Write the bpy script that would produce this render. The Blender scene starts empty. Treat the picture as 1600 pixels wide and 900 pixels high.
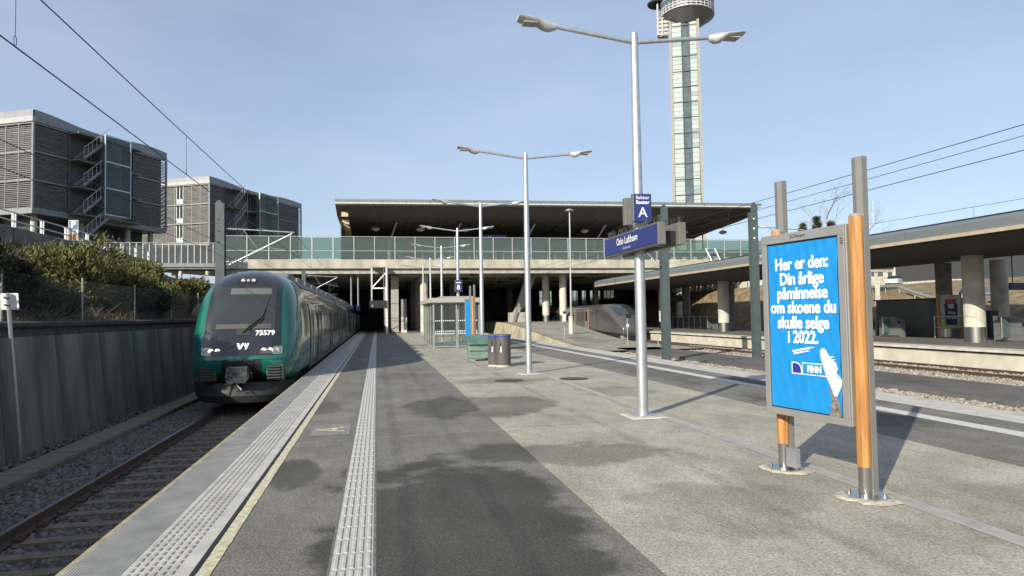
import bpy, bmesh, math, random
import numpy as np
from mathutils import Vector, Matrix
random.seed(7); rng = np.random.default_rng(11)
scene = bpy.context.scene
R = math.radians

# ---------------------------------------------------------------- camera
CAM_H = 1.75; FPX = 1040.0
yaw = math.atan(211.5/FPX); pitch = math.atan(41.6/FPX); roll = .016
fw = Vector((math.sin(yaw)*math.cos(pitch), math.cos(yaw)*math.cos(pitch), math.sin(pitch)))
r0 = Vector((math.cos(yaw), -math.sin(yaw), 0)); u0 = r0.cross(fw)
rt = r0*math.cos(roll) - u0*math.sin(roll); up = u0*math.cos(roll) + r0*math.sin(roll)
cam_d = bpy.data.cameras.new('camera'); cam = bpy.data.objects.new('camera', cam_d)
scene.collection.objects.link(cam)
cam.matrix_world = Matrix(((rt.x, up.x, -fw.x, 0), (rt.y, up.y, -fw.y, 0), (rt.z, up.z, -fw.z, CAM_H), (0, 0, 0, 1)))
cam_d.sensor_width = 36; cam_d.sensor_fit = 'HORIZONTAL'; cam_d.lens = FPX*36/1600
cam_d.clip_start = .05; cam_d.clip_end = 6000
scene.camera = cam

# ---------------------------------------------------------------- sky and sun
SUN_EL = R(25); LX, LY = .717, .697          # horizontal direction the light travels in
w = bpy.data.worlds.new('World'); scene.world = w; w.use_nodes = True
nt = w.node_tree; nt.nodes.clear()
out = nt.nodes.new('ShaderNodeOutputWorld'); bg = nt.nodes.new('ShaderNodeBackground')
sky = nt.nodes.new('ShaderNodeTexSky'); sky.sky_type = 'NISHITA'; sky.sun_disc = False
sky.sun_elevation = SUN_EL; sky.sun_rotation = math.atan2(-LX, -LY)
sky.air_density = 1.0; sky.dust_density = 1.2; sky.ozone_density = 1.5; sky.altitude = 200
tc = nt.nodes.new('ShaderNodeTexCoord'); mp = nt.nodes.new('ShaderNodeMapping')
mp.inputs['Scale'].default_value = (.9, 1.2, 3.0); mp.inputs['Rotation'].default_value = (0, .25, .5)
nz = nt.nodes.new('ShaderNodeTexNoise'); nz.inputs['Scale'].default_value = 1.7; nz.inputs['Detail'].default_value = 7; nz.inputs['Roughness'].default_value = .55
cr = nt.nodes.new('ShaderNodeValToRGB'); cr.color_ramp.elements[0].position = .25; cr.color_ramp.elements[1].position = .85
cr.color_ramp.elements[0].color = (.26, .26, .26, 1); cr.color_ramp.elements[1].color = (.70, .70, .70, 1)
mx = nt.nodes.new('ShaderNodeMix'); mx.data_type = 'RGBA'
mx.inputs['B'].default_value = (5.2, 6.1, 7.9, 1)      # thin high cloud
nt.links.new(tc.outputs['Generated'], mp.inputs['Vector']); nt.links.new(mp.outputs[0], nz.inputs['Vector'])
nt.links.new(nz.outputs['Fac'], cr.inputs[0]); nt.links.new(cr.outputs[0], mx.inputs['Factor'])
nt.links.new(sky.outputs[0], mx.inputs['A']); nt.links.new(mx.outputs['Result'], bg.inputs['Color'])
bg.inputs['Strength'].default_value = .092
nt.links.new(bg.outputs[0], out.inputs[0])
sd = bpy.data.lights.new('sun', 'SUN'); sd.energy = 5.0; sd.angle = R(.5); sd.color = (1, .93, .79)
sun = bpy.data.objects.new('sun', sd); scene.collection.objects.link(sun)
ldir = Vector((LX*math.cos(SUN_EL), LY*math.cos(SUN_EL), -math.sin(SUN_EL)))
sun.rotation_euler = ldir.to_track_quat('-Z', 'Y').to_euler(); sun.location = (-20, -20, 30)
vs = scene.view_settings; vs.view_transform = 'Standard'; vs.look = 'None'; vs.exposure = 0.5; vs.gamma = 1; vs.use_curve_mapping = False

# ---------------------------------------------------------------- materials
MATS = {}
def M(name, col=(.5, .5, .5), rough=.6, metal=0, var=.12, scale=3.0, bump=0, bscale=None, spec=.5, stretch=None, alpha=1, coat=0, col2=None, detail=6):
    """principled material with procedural variation in object space"""
    if name in MATS: return MATS[name]
    m = bpy.data.materials.new(name); m.use_nodes = True; MATS[name] = m
    n = m.node_tree.nodes; l = m.node_tree.links; b = n['Principled BSDF']
    b.inputs['Roughness'].default_value = rough; b.inputs['Metallic'].default_value = metal
    b.inputs['Specular IOR Level'].default_value = spec
    if coat: b.inputs['Coat Weight'].default_value = coat; b.inputs['Coat Roughness'].default_value = .05
    t = n.new('ShaderNodeTexCoord'); v = t.outputs['Object']
    if stretch:
        mm = n.new('ShaderNodeMapping'); mm.inputs['Scale'].default_value = stretch; l.new(v, mm.inputs[0]); v = mm.outputs[0]
    z = n.new('ShaderNodeTexNoise'); z.inputs['Scale'].default_value = scale; z.inputs['Detail'].default_value = detail; l.new(v, z.inputs['Vector'])
    rp = n.new('ShaderNodeValToRGB'); rp.color_ramp.elements[0].position = .3; rp.color_ramp.elements[1].position = .72
    c2 = col2 or tuple(min(1, c*(1+var)) for c in col)
    rp.color_ramp.elements[0].color = (*[c*(1-var) for c in col], 1); rp.color_ramp.elements[1].color = (*c2, 1)
    l.new(z.outputs['Fac'], rp.inputs[0]); l.new(rp.outputs[0], b.inputs['Base Color'])
    if bump:
        z2 = n.new('ShaderNodeTexNoise'); z2.inputs['Scale'].default_value = bscale or scale*6; z2.inputs['Detail'].default_value = 4
        l.new(v, z2.inputs['Vector'])
        bp = n.new('ShaderNodeBump'); bp.inputs['Strength'].default_value = bump; bp.inputs['Distance'].default_value = .02
        l.new(z2.outputs['Fac'], bp.inputs['Height']); l.new(bp.outputs[0], b.inputs['Normal'])
    return m

def glass(name, tint=(.6, .75, .72), mixf=.35, rough=.03):
    """thin window glass: part see-through, part reflecting"""
    if name in MATS: return MATS[name]
    m = bpy.data.materials.new(name); m.use_nodes = True; MATS[name] = m
    n = m.node_tree.nodes; l = m.node_tree.links; n.clear()
    o = n.new('ShaderNodeOutputMaterial'); mi = n.new('ShaderNodeMixShader'); tr = n.new('ShaderNodeBsdfTransparent'); pr = n.new('ShaderNodeBsdfPrincipled')
    tr.inputs['Color'].default_value = (*tint, 1); pr.inputs['Base Color'].default_value = (*[c*.25 for c in tint], 1)
    pr.inputs['Roughness'].default_value = rough; mi.inputs[0].default_value = mixf
    l.new(tr.outputs[0], mi.inputs[1]); l.new(pr.outputs[0], mi.inputs[2]); l.new(mi.outputs[0], o.inputs[0])
    return m

def asphalt(name, base, spots):
    m = bpy.data.materials.new(name); m.use_nodes = True; MATS[name] = m
    n = m.node_tree.nodes; l = m.node_tree.links; b = n['Principled BSDF']
    t = n.new('ShaderNodeTexCoord'); V = t.outputs['Object']
    def math_(op, a, c=None, cl=False):
        k = n.new('ShaderNodeMath'); k.operation = op; k.use_clamp = cl
        for i, s in enumerate((a, c)):
            if s is None: continue
            if isinstance(s, (int, float)): k.inputs[i].default_value = s
            else: l.new(s, k.inputs[i])
        return k.outputs[0]
    def noise(sc, det=5, ro=.5, st=None):
        v = V
        if st:
            mm = n.new('ShaderNodeMapping'); mm.inputs['Scale'].default_value = st; l.new(V, mm.inputs[0]); v = mm.outputs[0]
        z = n.new('ShaderNodeTexNoise'); z.inputs['Scale'].default_value = sc; z.inputs['Detail'].default_value = det; z.inputs['Roughness'].default_value = ro
        l.new(v, z.inputs['Vector']); return z.outputs['Fac']
    fine = noise(48, 4, .75); vor = n.new('ShaderNodeTexVoronoi'); vor.inputs['Scale'].default_value = 55; l.new(V, vor.inputs['Vector'])
    big = noise(.55, 6, .62); mid = noise(2.2, 6, .65, (1, .45, 1))
    # damp stains of their own shape
    wob = noise(1.1, 5, .6); wet = None
    sx = n.new('ShaderNodeSeparateXYZ'); l.new(V, sx.inputs[0])
    for (cx, cy, ax, ay, s) in spots:
        dx = math_('DIVIDE', math_('SUBTRACT', sx.outputs[0], cx), ax); dy = math_('DIVIDE', math_('SUBTRACT', sx.outputs[1], cy), ay)
        d = math_('SQRT', math_('ADD', math_('MULTIPLY', dx, dx), math_('MULTIPLY', dy, dy)))
        d = math_('ADD', d, math_('MULTIPLY', math_('SUBTRACT', wob, .5), 1.9))
        k = math_('MULTIPLY', math_('MULTIPLY', math_('SUBTRACT', 1.12, d), 4.0, True), s)
        wet = k if wet is None else math_('MAXIMUM', wet, k)
    f = math_('ADD', math_('MULTIPLY', math_('SUBTRACT', fine, .5), 2.2), 1.0)
    f = math_('MULTIPLY', f, math_('ADD', math_('MULTIPLY', vor.outputs['Color'], .5), .75))
    f = math_('MULTIPLY', f, math_('ADD', math_('MULTIPLY', math_('SUBTRACT', big, .5), 1.0), 1.0))
    f = math_('MULTIPLY', f, math_('ADD', math_('MULTIPLY', math_('SUBTRACT', mid, .5), .9), 1.0))
    f = math_('MULTIPLY', f, math_('SUBTRACT', 1.0, math_('MULTIPLY', wet, .6)))
    # pale dried-salt veins and dark gum spots
    vn = noise(.9, 7, .7, (1.3, .5, 1)); vein = math_('SUBTRACT', 1.0, math_('MULTIPLY', math_('ABSOLUTE', math_('SUBTRACT', vn, .5)), 45.0), True)
    gate_ = math_('MULTIPLY', math_('SUBTRACT', noise(.45, 3), .52), 6.0, True)
    f = math_('MULTIPLY', f, math_('ADD', 1.0, math_('MULTIPLY', math_('MULTIPLY', vein, gate_), .38)))
    gv = n.new('ShaderNodeTexVoronoi'); gv.inputs['Scale'].default_value = 2.1; l.new(V, gv.inputs['Vector'])
    gum = math_('MULTIPLY', math_('SUBTRACT', .034, gv.outputs['Distance']), 90.0, True)
    f = math_('MULTIPLY', f, math_('SUBTRACT', 1.0, math_('MULTIPLY', gum, .45)))
    mul = n.new('ShaderNodeMix'); mul.data_type = 'RGBA'; mul.blend_type = 'MULTIPLY'; mul.inputs['Factor'].default_value = 1
    mul.inputs['A'].default_value = (*base, 1)
    cmb = n.new('ShaderNodeCombineColor')
    for i in range(3): l.new(f, cmb.inputs[i])
    l.new(cmb.outputs[0], mul.inputs['B']); l.new(mul.outputs['Result'], b.inputs['Base Color'])
    rg = math_('SUBTRACT', .92, math_('MULTIPLY', wet, .12)); l.new(rg, b.inputs['Roughness']); b.inputs['Specular IOR Level'].default_value = .3
    bp = n.new('ShaderNodeBump'); bp.inputs['Strength'].default_value = .55; bp.inputs['Distance'].default_value = .006
    l.new(vor.outputs['Distance'], bp.inputs['Height']); l.new(bp.outputs[0], b.inputs['Normal'])
    return m

# ---------------------------------------------------------------- mesh helpers
COL = scene.collection
class MB:
    def __init__(s): s.v = []; s.f = []
    def box(s, x0, x1, y0, y1, z0, z1):
        b = len(s.v); s.v += [(x0,y0,z0),(x1,y0,z0),(x1,y1,z0),(x0,y1,z0),(x0,y0,z1),(x1,y0,z1),(x1,y1,z1),(x0,y1,z1)]
        s.f += [tuple(b+i for i in q) for q in ((0,3,2,1),(4,5,6,7),(0,1,5,4),(1,2,6,5),(2,3,7,6),(3,0,4,7))]; return s
    def quad(s, *p): b = len(s.v); s.v += [tuple(q) for q in p]; s.f.append(tuple(range(b, b+len(p)))); return s
    def prism(s, poly, d):
        """poly: list of 3d points (planar), extruded by vector d"""
        b = len(s.v); k = len(poly); d = Vector(d)
        s.v += [tuple(p) for p in poly] + [tuple(Vector(p)+d) for p in poly]
        s.f.append(tuple(range(b+k-1, b-1, -1))); s.f.append(tuple(range(b+k, b+2*k)))
        s.f += [(b+i, b+(i+1) % k, b+k+(i+1) % k, b+k+i) for i in range(k)]; return s
    def tube(s, pts, r, n=8, cap=True):
        """pts: path; r: one radius or one for each point"""
        pts = [Vector(p) for p in pts]; rr = r if isinstance(r, (list, tuple)) else [r]*len(pts); rings = []
        for i, p in enumerate(pts):
            d = (pts[min(i+1, len(pts)-1)] - pts[max(i-1, 0)]).normalized()
            a = d.cross(Vector((0, 0, 1)));
            if a.length < 1e-4: a = Vector((1, 0, 0))
            a.normalize(); c = d.cross(a).normalized(); b = len(s.v)
            for k in range(n):
                t = 2*math.pi*k/n; s.v.append(tuple(p + (a*math.cos(t) + c*math.sin(t))*rr[i]))
            rings.append(b)
        for b, c in zip(rings, rings[1:]):
            for k in range(n): s.f.append((b+k, b+(k+1) % n, c+(k+1) % n, c+k))
        if cap: s.f.append(tuple(rings[0]+k for k in reversed(range(n)))); s.f.append(tuple(rings[-1]+k for k in range(n)))
        return s
    def lathe(s, prof, c=(0, 0, 0), n=24):
        b0 = None
        for (r, z) in prof:
            b = len(s.v)
            for k in range(n):
                t = 2*math.pi*k/n; s.v.append((c[0]+r*math.cos(t), c[1]+r*math.sin(t), c[2]+z))
            if b0 is not None:
                for k in range(n): s.f.append((b0+k, b0+(k+1) % n, b+(k+1) % n, b+k))
            b0 = b
        s.f.append(tuple(b0+k for k in range(n))); return s
    def grid(s, fn, us, vs_):
        b = len(s.v); nu, nv = len(us), len(vs_)
        for v in vs_:
            for u in us: s.v.append(tuple(fn(u, v)))
        for j in range(nv-1):
            for i in range(nu-1): s.f.append((b+j*nu+i, b+j*nu+i+1, b+(j+1)*nu+i+1, b+(j+1)*nu+i))
        return s
    def build(s, name, mat, parent=None, smooth=False, bevel=0, mats=None):
        me = bpy.data.meshes.new(name); me.from_pydata(s.v, [], s.f); me.update()
        return link(name, me, mat, parent, smooth, bevel)
def link(name, me, mat, parent=None, smooth=False, bevel=0):
    if mat is not None: me.materials.append(mat)
    o = bpy.data.objects.new(name, me); COL.objects.link(o)
    if smooth: me.shade_smooth() if smooth is True else me.set_sharp_from_angle(angle=R(smooth)) or [setattr(p, 'use_smooth', True) for p in me.polygons]
    if bevel:
        b = o.modifiers.new('bevel', 'BEVEL'); b.width = bevel; b.segments = 2; b.limit_method = 'ANGLE'
    if parent: attach(o, parent)
    return o
def attach(o, parent):
    o.parent = parent; o.matrix_parent_inverse = Matrix.Translation(parent.location).inverted()
def tag(o, label=None, cat=None, group=None, kind=None):
    if label: o['label'] = label
    if cat: o['category'] = cat
    if group: o['group'] = group
    if kind: o['kind'] = kind
    return o
def thing(name, loc, label, cat, group=None):
    o = bpy.data.objects.new(name, None); COL.objects.link(o); o.location = loc; o.empty_display_size = .2
    return tag(o, label, cat, group)
def bx(name, b, mat, parent=None, bevel=0): return MB().box(*b).build(name, mat, parent, bevel=bevel)
def struct(o, kind='structure'): o['kind'] = kind; return o
def copy_tree(o, loc, label=None, parent=None):
    c = o.copy(); COL.objects.link(c)
    if parent is None: c.location = loc
    else: c.parent = parent
    if label: c['label'] = label
    for ch in list(o.children): copy_tree(ch, None, None, c)
    return c
def text_mesh(s, size, offset=0.0, align='CENTER'):
    cu = bpy.data.curves.new('txt', 'FONT'); cu.body = s; cu.size = size; cu.align_x = align; cu.align_y = 'CENTER'; cu.offset = offset; cu.resolution_u = 3
    o = bpy.data.objects.new('txt', cu); COL.objects.link(o)
    me = bpy.data.meshes.new_from_object(o.evaluated_get(bpy.context.evaluated_depsgraph_get()))
    bpy.data.objects.remove(o); return me
def text(name, s, size, org, right, upv, mat, parent, offset=0.0, sx=1.0, align='CENTER', fn=None):
    me = text_mesh(s, size, offset, align); o_, r_, u_ = Vector(org), Vector(right), Vector(upv)
    for v in me.vertices:
        p = o_ + r_*(v.co.x*sx) + u_*v.co.y
        v.co = fn(p) if fn else p
    return link(name, me, mat, parent)

# palette
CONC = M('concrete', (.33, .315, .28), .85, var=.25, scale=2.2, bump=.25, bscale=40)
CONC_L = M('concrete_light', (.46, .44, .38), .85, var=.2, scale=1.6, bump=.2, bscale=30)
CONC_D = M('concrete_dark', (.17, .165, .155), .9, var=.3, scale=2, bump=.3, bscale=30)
GALV = M('galvanised_steel', (.50, .53, .55), .42, .75, var=.12, scale=9)
STEEL = M('stainless_steel', (.52, .51, .49), .28, 1, var=.08, scale=20, stretch=(1, 1, .05))
GREYM = M('grey_metal', (.27, .265, .25), .45, .5, var=.06, scale=4)
DARK = M('dark_metal', (.035, .037, .04), .5, .2, var=.1)
BLACK = M('black_rubber', (.012, .012, .013), .6, var=.1)
MASTG = M('mast_green', (.07, .092, .096), .5, .1, var=.1, scale=3)
WHITE = M('white_paint', (.78, .78, .76), .45, var=.04)
BLUE = M('sign_blue', (.022, .035, .16), .35, var=.05)
WOOD = M('varnished_wood', (.40, .175, .045), .5, var=.4, scale=4, stretch=(7, 7, .35), col2=(.55, .27, .085), bump=.15, bscale=6)
GLASS = glass('window_glass', (.58, .74, .72), .4)
GLASSD = M('dark_glass', (.012, .016, .02), .06, var=.1, spec=.6)
RUST = M('rusty_rail', (.085, .055, .04), .75, .2, var=.3, scale=14)
RAILTOP = M('rail_head', (.30, .29, .28), .3, .9, var=.1)
SLEEP = M('sleeper_concrete', (.15, .115, .08), .9, var=.3, scale=6, bump=.3)
ROOFM = M('roof_metal', (.19, .22, .22), .5, .3, var=.12, scale=1.5, stretch=(1, 1, 1))

# ================================================================ GROUND, PLATFORM, TRACKS
Z1 = -.85                       # rail head, near track
TX = -3.81                      # near track centre
BALM = M('ballast_bed', (.055, .05, .045), .95, var=.5, scale=30, bump=.8, bscale=45)
GRASS = M('dry_grass_bank', (.17, .125, .06), .95, var=.45, scale=1.3, bump=.6, bscale=25, col2=(.27, .21, .11))
GREENB = M('bank_soil', (.06, .055, .028), .95, var=.5, scale=2.5, bump=.6, bscale=20)
struct(MB().quad((-3000, -600, -1.6), (3000, -600, -1.6), (3000, 5000, -1.6), (-3000, 5000, -1.6)).build('ground', M('far_ground', (.10, .09, .06), .95, var=.3, scale=.05)))
def sm(t): t = max(0, min(1, t)); return t*t*(3-2*t)
def hl(x, y):                    # bank left of the retaining wall
    a = sm((-8.2-x)/9.3); t = 1.62 + a*3.75
    return t + sm((-18.5-x)/16)*3.2*sm((y-30)/35) + .12*math.sin(x*1.9+y*.7) + .1*math.sin(y*1.3)
struct(MB().grid(lambda u, v: (u, v, hl(u, v)), [-7.75-.55*i for i in range(26)]+[-23-i*5 for i in range(24)], [-20+1.5*i for i in range(57)]).build('left_bank', GREENB, smooth=True))
def hr(x, y):                    # bank beyond the far platform
    return -.3 + 2.3*sm((x-35)/5) + 1.5*sm((x-50)/6) + 1.6*sm((x-58)/14) + 2.4*sm((y/max(x, 1)-1.2)/.3)*sm((x-34.9)/5.5) + .08*math.sin(x*1.1+y*.6)
struct(MB().grid(lambda u, v: (u, v, hr(u, v)), [33.5+1.4*i for i in range(60)]+[125+30*i for i in range(8)], [-25+3.2*i for i in range(70)]).build('grass_bank', GRASS, smooth=True))
# track beds
struct(MB().quad((-7.6, -10, -1.06), (-1.9, -10, -1.06), (-1.9, 170, -1.06), (-7.6, 170, -1.06)).build('track_bed', BALM))
struct(MB().quad((10.2, -10, -1.06), (13.7, -10, -1.06), (13.7, 170, -1.06), (10.2, 170, -1.06)).build('track_bed', BALM))
struct(MB().quad((13.7, -10, -.8), (24.5, -10, -.8), (24.5, 170, -.8), (13.7, 170, -.8)).build('track_bed', BALM))
PATH = asphalt('service_path_asphalt', (.105, .10, .095), [(17, 20, 1, 2, .2)])
struct(bx('service_path', (15.6, 18.75, -10, 43, -.79, -.62), PATH))

# near platform
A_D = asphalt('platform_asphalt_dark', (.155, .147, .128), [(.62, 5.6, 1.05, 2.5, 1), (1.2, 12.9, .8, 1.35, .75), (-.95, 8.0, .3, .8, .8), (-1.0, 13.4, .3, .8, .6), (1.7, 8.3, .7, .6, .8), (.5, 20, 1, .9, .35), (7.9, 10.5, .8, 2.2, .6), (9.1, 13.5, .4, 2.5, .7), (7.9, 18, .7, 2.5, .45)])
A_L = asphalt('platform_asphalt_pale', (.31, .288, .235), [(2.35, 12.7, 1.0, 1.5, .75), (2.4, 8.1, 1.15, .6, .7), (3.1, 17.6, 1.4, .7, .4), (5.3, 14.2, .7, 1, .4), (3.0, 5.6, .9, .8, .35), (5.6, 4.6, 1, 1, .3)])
EDGE = M('edge_slab_concrete', (.43, .415, .375), .85, var=.22, scale=3.5, bump=.2, bscale=60)
RIBB = M('ribbed_edge_concrete', (.33, .32, .295), .85, var=.25, scale=4, bump=.2, bscale=50)
YEL = M('worn_yellow_paint', (.50, .44, .24), .85, var=.3, scale=18, bump=.4, bscale=90, col2=(.62, .60, .46))
YEDGE = M('edge_yellow_paint', (.36, .29, .15), .9, var=.4, scale=6, col2=(.40, .36, .26))
WLINE = M('worn_white_paint', (.50, .50, .47), .8, var=.2, scale=14, bump=.3, bscale=90)
TACT = M('tactile_stone', (.40, .395, .365), .8, var=.16, scale=7, bump=.2, bscale=70)
plat = bx('platform', (-2.02, 10.24, -8, 170, -1.2, -.14), CONC_D); struct(plat)
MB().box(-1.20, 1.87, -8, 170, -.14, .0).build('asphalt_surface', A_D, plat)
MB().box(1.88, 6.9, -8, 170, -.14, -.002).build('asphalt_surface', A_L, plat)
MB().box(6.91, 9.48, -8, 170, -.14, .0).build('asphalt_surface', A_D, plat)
me_slab = None
for side, x0, x1 in ((0, -2.17, -1.27), (1, 9.5, 10.39)):
    for i in range(86):
        y = -4 + i*2.0
        if i > 60 and i % 1: continue
        if me_slab is None:
            q = MB().box(0, .895, .004, 1.996, -.14, .002); o = q.build('edge_slab', EDGE, plat, bevel=.004); me_slab = o.data
        else:
            o = bpy.data.objects.new('edge_slab', me_slab); COL.objects.link(o); attach(o, plat)
        o.location = (x0, y, 0)
# ribbed outer band, raised dashes and yellow nosing of the slabs
m = MB(); 
for k in range(17):
    x = -2.135 + k*.0235; m.box(x, x+.012, -4, 60, .0025, .007)
tag(m.build('slab_ribs', RIBB, plat), kind='stuff')
m = MB()
for k in range(6):
    x = -1.70 + k*.058
    for j in range(330):
        y = 2.5 + j*.105; m.box(x, x+.018, y, y+.07, .0025, .0075)
tag(m.build('slab_studs', M('stud_concrete', (.28, .27, .245), .85), plat), kind='stuff')
bx('edge_nosing', (-2.185, -2.14, -4, 170, -.1, .0065), YEDGE, plat)
bx('edge_nosing', (10.36, 10.40, -4, 170, -.1, .0065), YEDGE, plat)
m = MB(); random.seed(3)
xs = []
for j in range(0, 420):
    y = -4 + j*.3
    m.quad((-1.228+random.uniform(-.005, .003), y, .0045), (-1.135+random.uniform(-.003, .005), y, .0045), (-1.135+random.uniform(-.003, .005), y+.3, .0045), (-1.228+random.uniform(-.005, .003), y+.3, .0045))
m.build('yellow_line', YEL, plat)
bx('joint_gap', (-1.272, -1.238, -4, 120, -.1, .0012), BLACK, plat)
# white lines on the right-hand side
MB().quad((8.47, -4, .0045), (8.80, -4, .0045), (8.80, 120, .0045), (8.47, 120, .0045)).build('painted_line', WLINE, plat)
MB().quad((9.44, -4, .005), (9.52, -4, .0055), (9.52, 120, .0055), (9.44, 120, .005)).build('painted_line', WLINE, plat)
MB().quad((4.60, -4, .0025), (4.80, -4, .0025), (4.80, 60, .0025), (4.60, 60, .0025)).build('repair_strip', M('repair_mortar', (.36, .345, .31), .9, var=.15, scale=6, bump=.3, bscale=90), plat)
# guide strip: each ribbed tile a piece
gm = None
for i in range(150):
    y = 2.6 + i*.318
    if gm is None:
        q = MB().box(-.145, .145, 0, .306, -.05, .003)
        for k in range(5):
            x = -.128 + k*.0565; b = len(q.v)
            q.v += [(x, .012, .0031), (x+.030, .012, .0031), (x+.030, .294, .0031), (x, .294, .0031), (x+.005, .018, .0095), (x+.025, .018, .0095), (x+.025, .288, .0095), (x+.005, .288, .0095)]
            q.f += [tuple(b+i_ for i_ in f_) for f_ in ((4,5,6,7),(0,1,5,4),(1,2,6,5),(2,3,7,6),(3,0,4,7))]
        o = q.build('tactile_tile', TACT, plat); gm = o.data
    else:
        o = bpy.data.objects.new('tactile_tile', gm); COL.objects.link(o); attach(o, plat)
    o.location = (-.185, y, 0)
bx('tactile_strip', (-.33, -.04, 50.3, 150, -.05, .006), TACT, plat)
bx('strip_joint', (-.352, -.018, -4, 150, -.05, .0012), M('joint_mortar', (.13, .125, .115), .9, var=.3, scale=9), plat)
# painted letter on the platform
MB().quad((-1.0, 10.3, .0042), (-.42, 10.3, .0042), (-.42, 11.35, .0042), (-1.0, 11.35, .0042)).build('letter_patch', M('patch_grey', (.19, .185, .17), .9, var=.25, scale=8), plat)
text('painted_letter', 'A', 1.0, (-.7, 10.82, .0065), (0, .62, 0), (-.62, 0, 0), YEL, plat, offset=.01)
# contraction cracks
m = MB(); random.seed(5)
for (xa, xb, y0) in ((-1.1, 1.86, 9.8), (1.9, 4.4, 10.25), (1.9, 6.8, 22.5), (-1.1, 1.86, 22.2), (7, 8.4, 11.5)):
    x = xa; y = y0
    while x < xb:
        x2 = min(xb, x+.22); y2 = y + random.uniform(-.025, .04)
        m.quad((x, y-.009, .003), (x2, y2-.009, .003), (x2, y2+.009, .003), (x, y+.009, .003)); x, y = x2, y2
m.build('surface_crack', M('crack_fill', (.34, .32, .27), .95, var=.3, scale=12), plat)
for (x, y, lb) in ((3.42, 17.4, 'round iron manhole cover closer to the pale asphalt joint'), (5.17, 17.3, 'round iron manhole cover closer to the painted white line')):
    t = thing('manhole_cover', (x, y, 0), lb, 'manhole cover', 'manhole covers on the platform')
    IRON = M('rusty_iron', (.085, .06, .045), .75, .3, var=.3, scale=20, bump=.5, bscale=60)
    MB().lathe([(.40, -.03), (.40, .006), (.36, .006), (.36, .002)], (x, y, 0), 32).build('frame', IRON, t)
    q = MB().lathe([(.35, -.02), (.35, .007)], (x, y, 0), 32)
    for a in range(-4, 5):
        hh = math.sqrt(.33**2-(a*.07)**2); q.box(x+a*.07-.012, x+a*.07+.012, y-hh, y+hh, .0072, .013)
    q.build('lid', IRON, t)

# tracks: rails and sleepers
RP = [(-.075, 0), (.075, 0), (.075, .018), (.012, .04), (.012, .12), (.036, .132), (.036, .165), (-.036, .165), (-.036, .132), (-.012, .12), (-.012, .04), (-.075, .018)]
def track(cx, zr, y0, y1, ys0, ys1, name='railway_track'):
    t = bpy.data.objects.new(name, None); COL.objects.link(t); t.location = (cx, y0, zr-.2); struct(t)
    for s in (-1, 1):
        xc = cx + s*.752
        MB().prism([(xc+p[0], y0, zr-.168+p[1]) for p in RP], (0, y1-y0, 0)).build('rail', RUST, t)
        bx('rail_head', (xc-.034, xc+.034, y0, y1, zr-.0029, zr+.002), RAILTOP, t)
    me = clip = None; y = ys0
    while y < ys1:
        if me is None:
            q = MB(); q.prism([(-1.3, -.13, -.24), (-1.3, .13, -.24), (-1.3, .10, 0), (-1.3, -.10, 0)], (2.6, 0, 0)); o = q.build('sleeper', SLEEP, t, bevel=.012); me = o.data
            q = MB()
            for s in (-1, 1):
                for e in (-1, 1): q.box(s*.752+e*.11-.05, s*.752+e*.11+.05, -.06, .06, .002, .045); q.tube([(s*.752+e*.13, 0, .02), (s*.752+e*.13, 0, .075)], .018, 6)
            c = q.build('rail_clip', RUST, o); c.matrix_parent_inverse = Matrix(); clip = c
        else:
            o = bpy.data.objects.new('sleeper', me); COL.objects.link(o); attach(o, t)
            if y < 24: c = clip.copy(); COL.objects.link(c); c.parent = o
        o.location = (cx, y, zr-.165); o.rotation_euler.z = random.uniform(-.012, .012)
        y += .6
    return t
track(TX, Z1, -8, 168, 3.0, 60)
track(12.08, Z1, -8, 168, 8, 60)
track(22.3, -.63, -8, 168, 8, 70)

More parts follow.
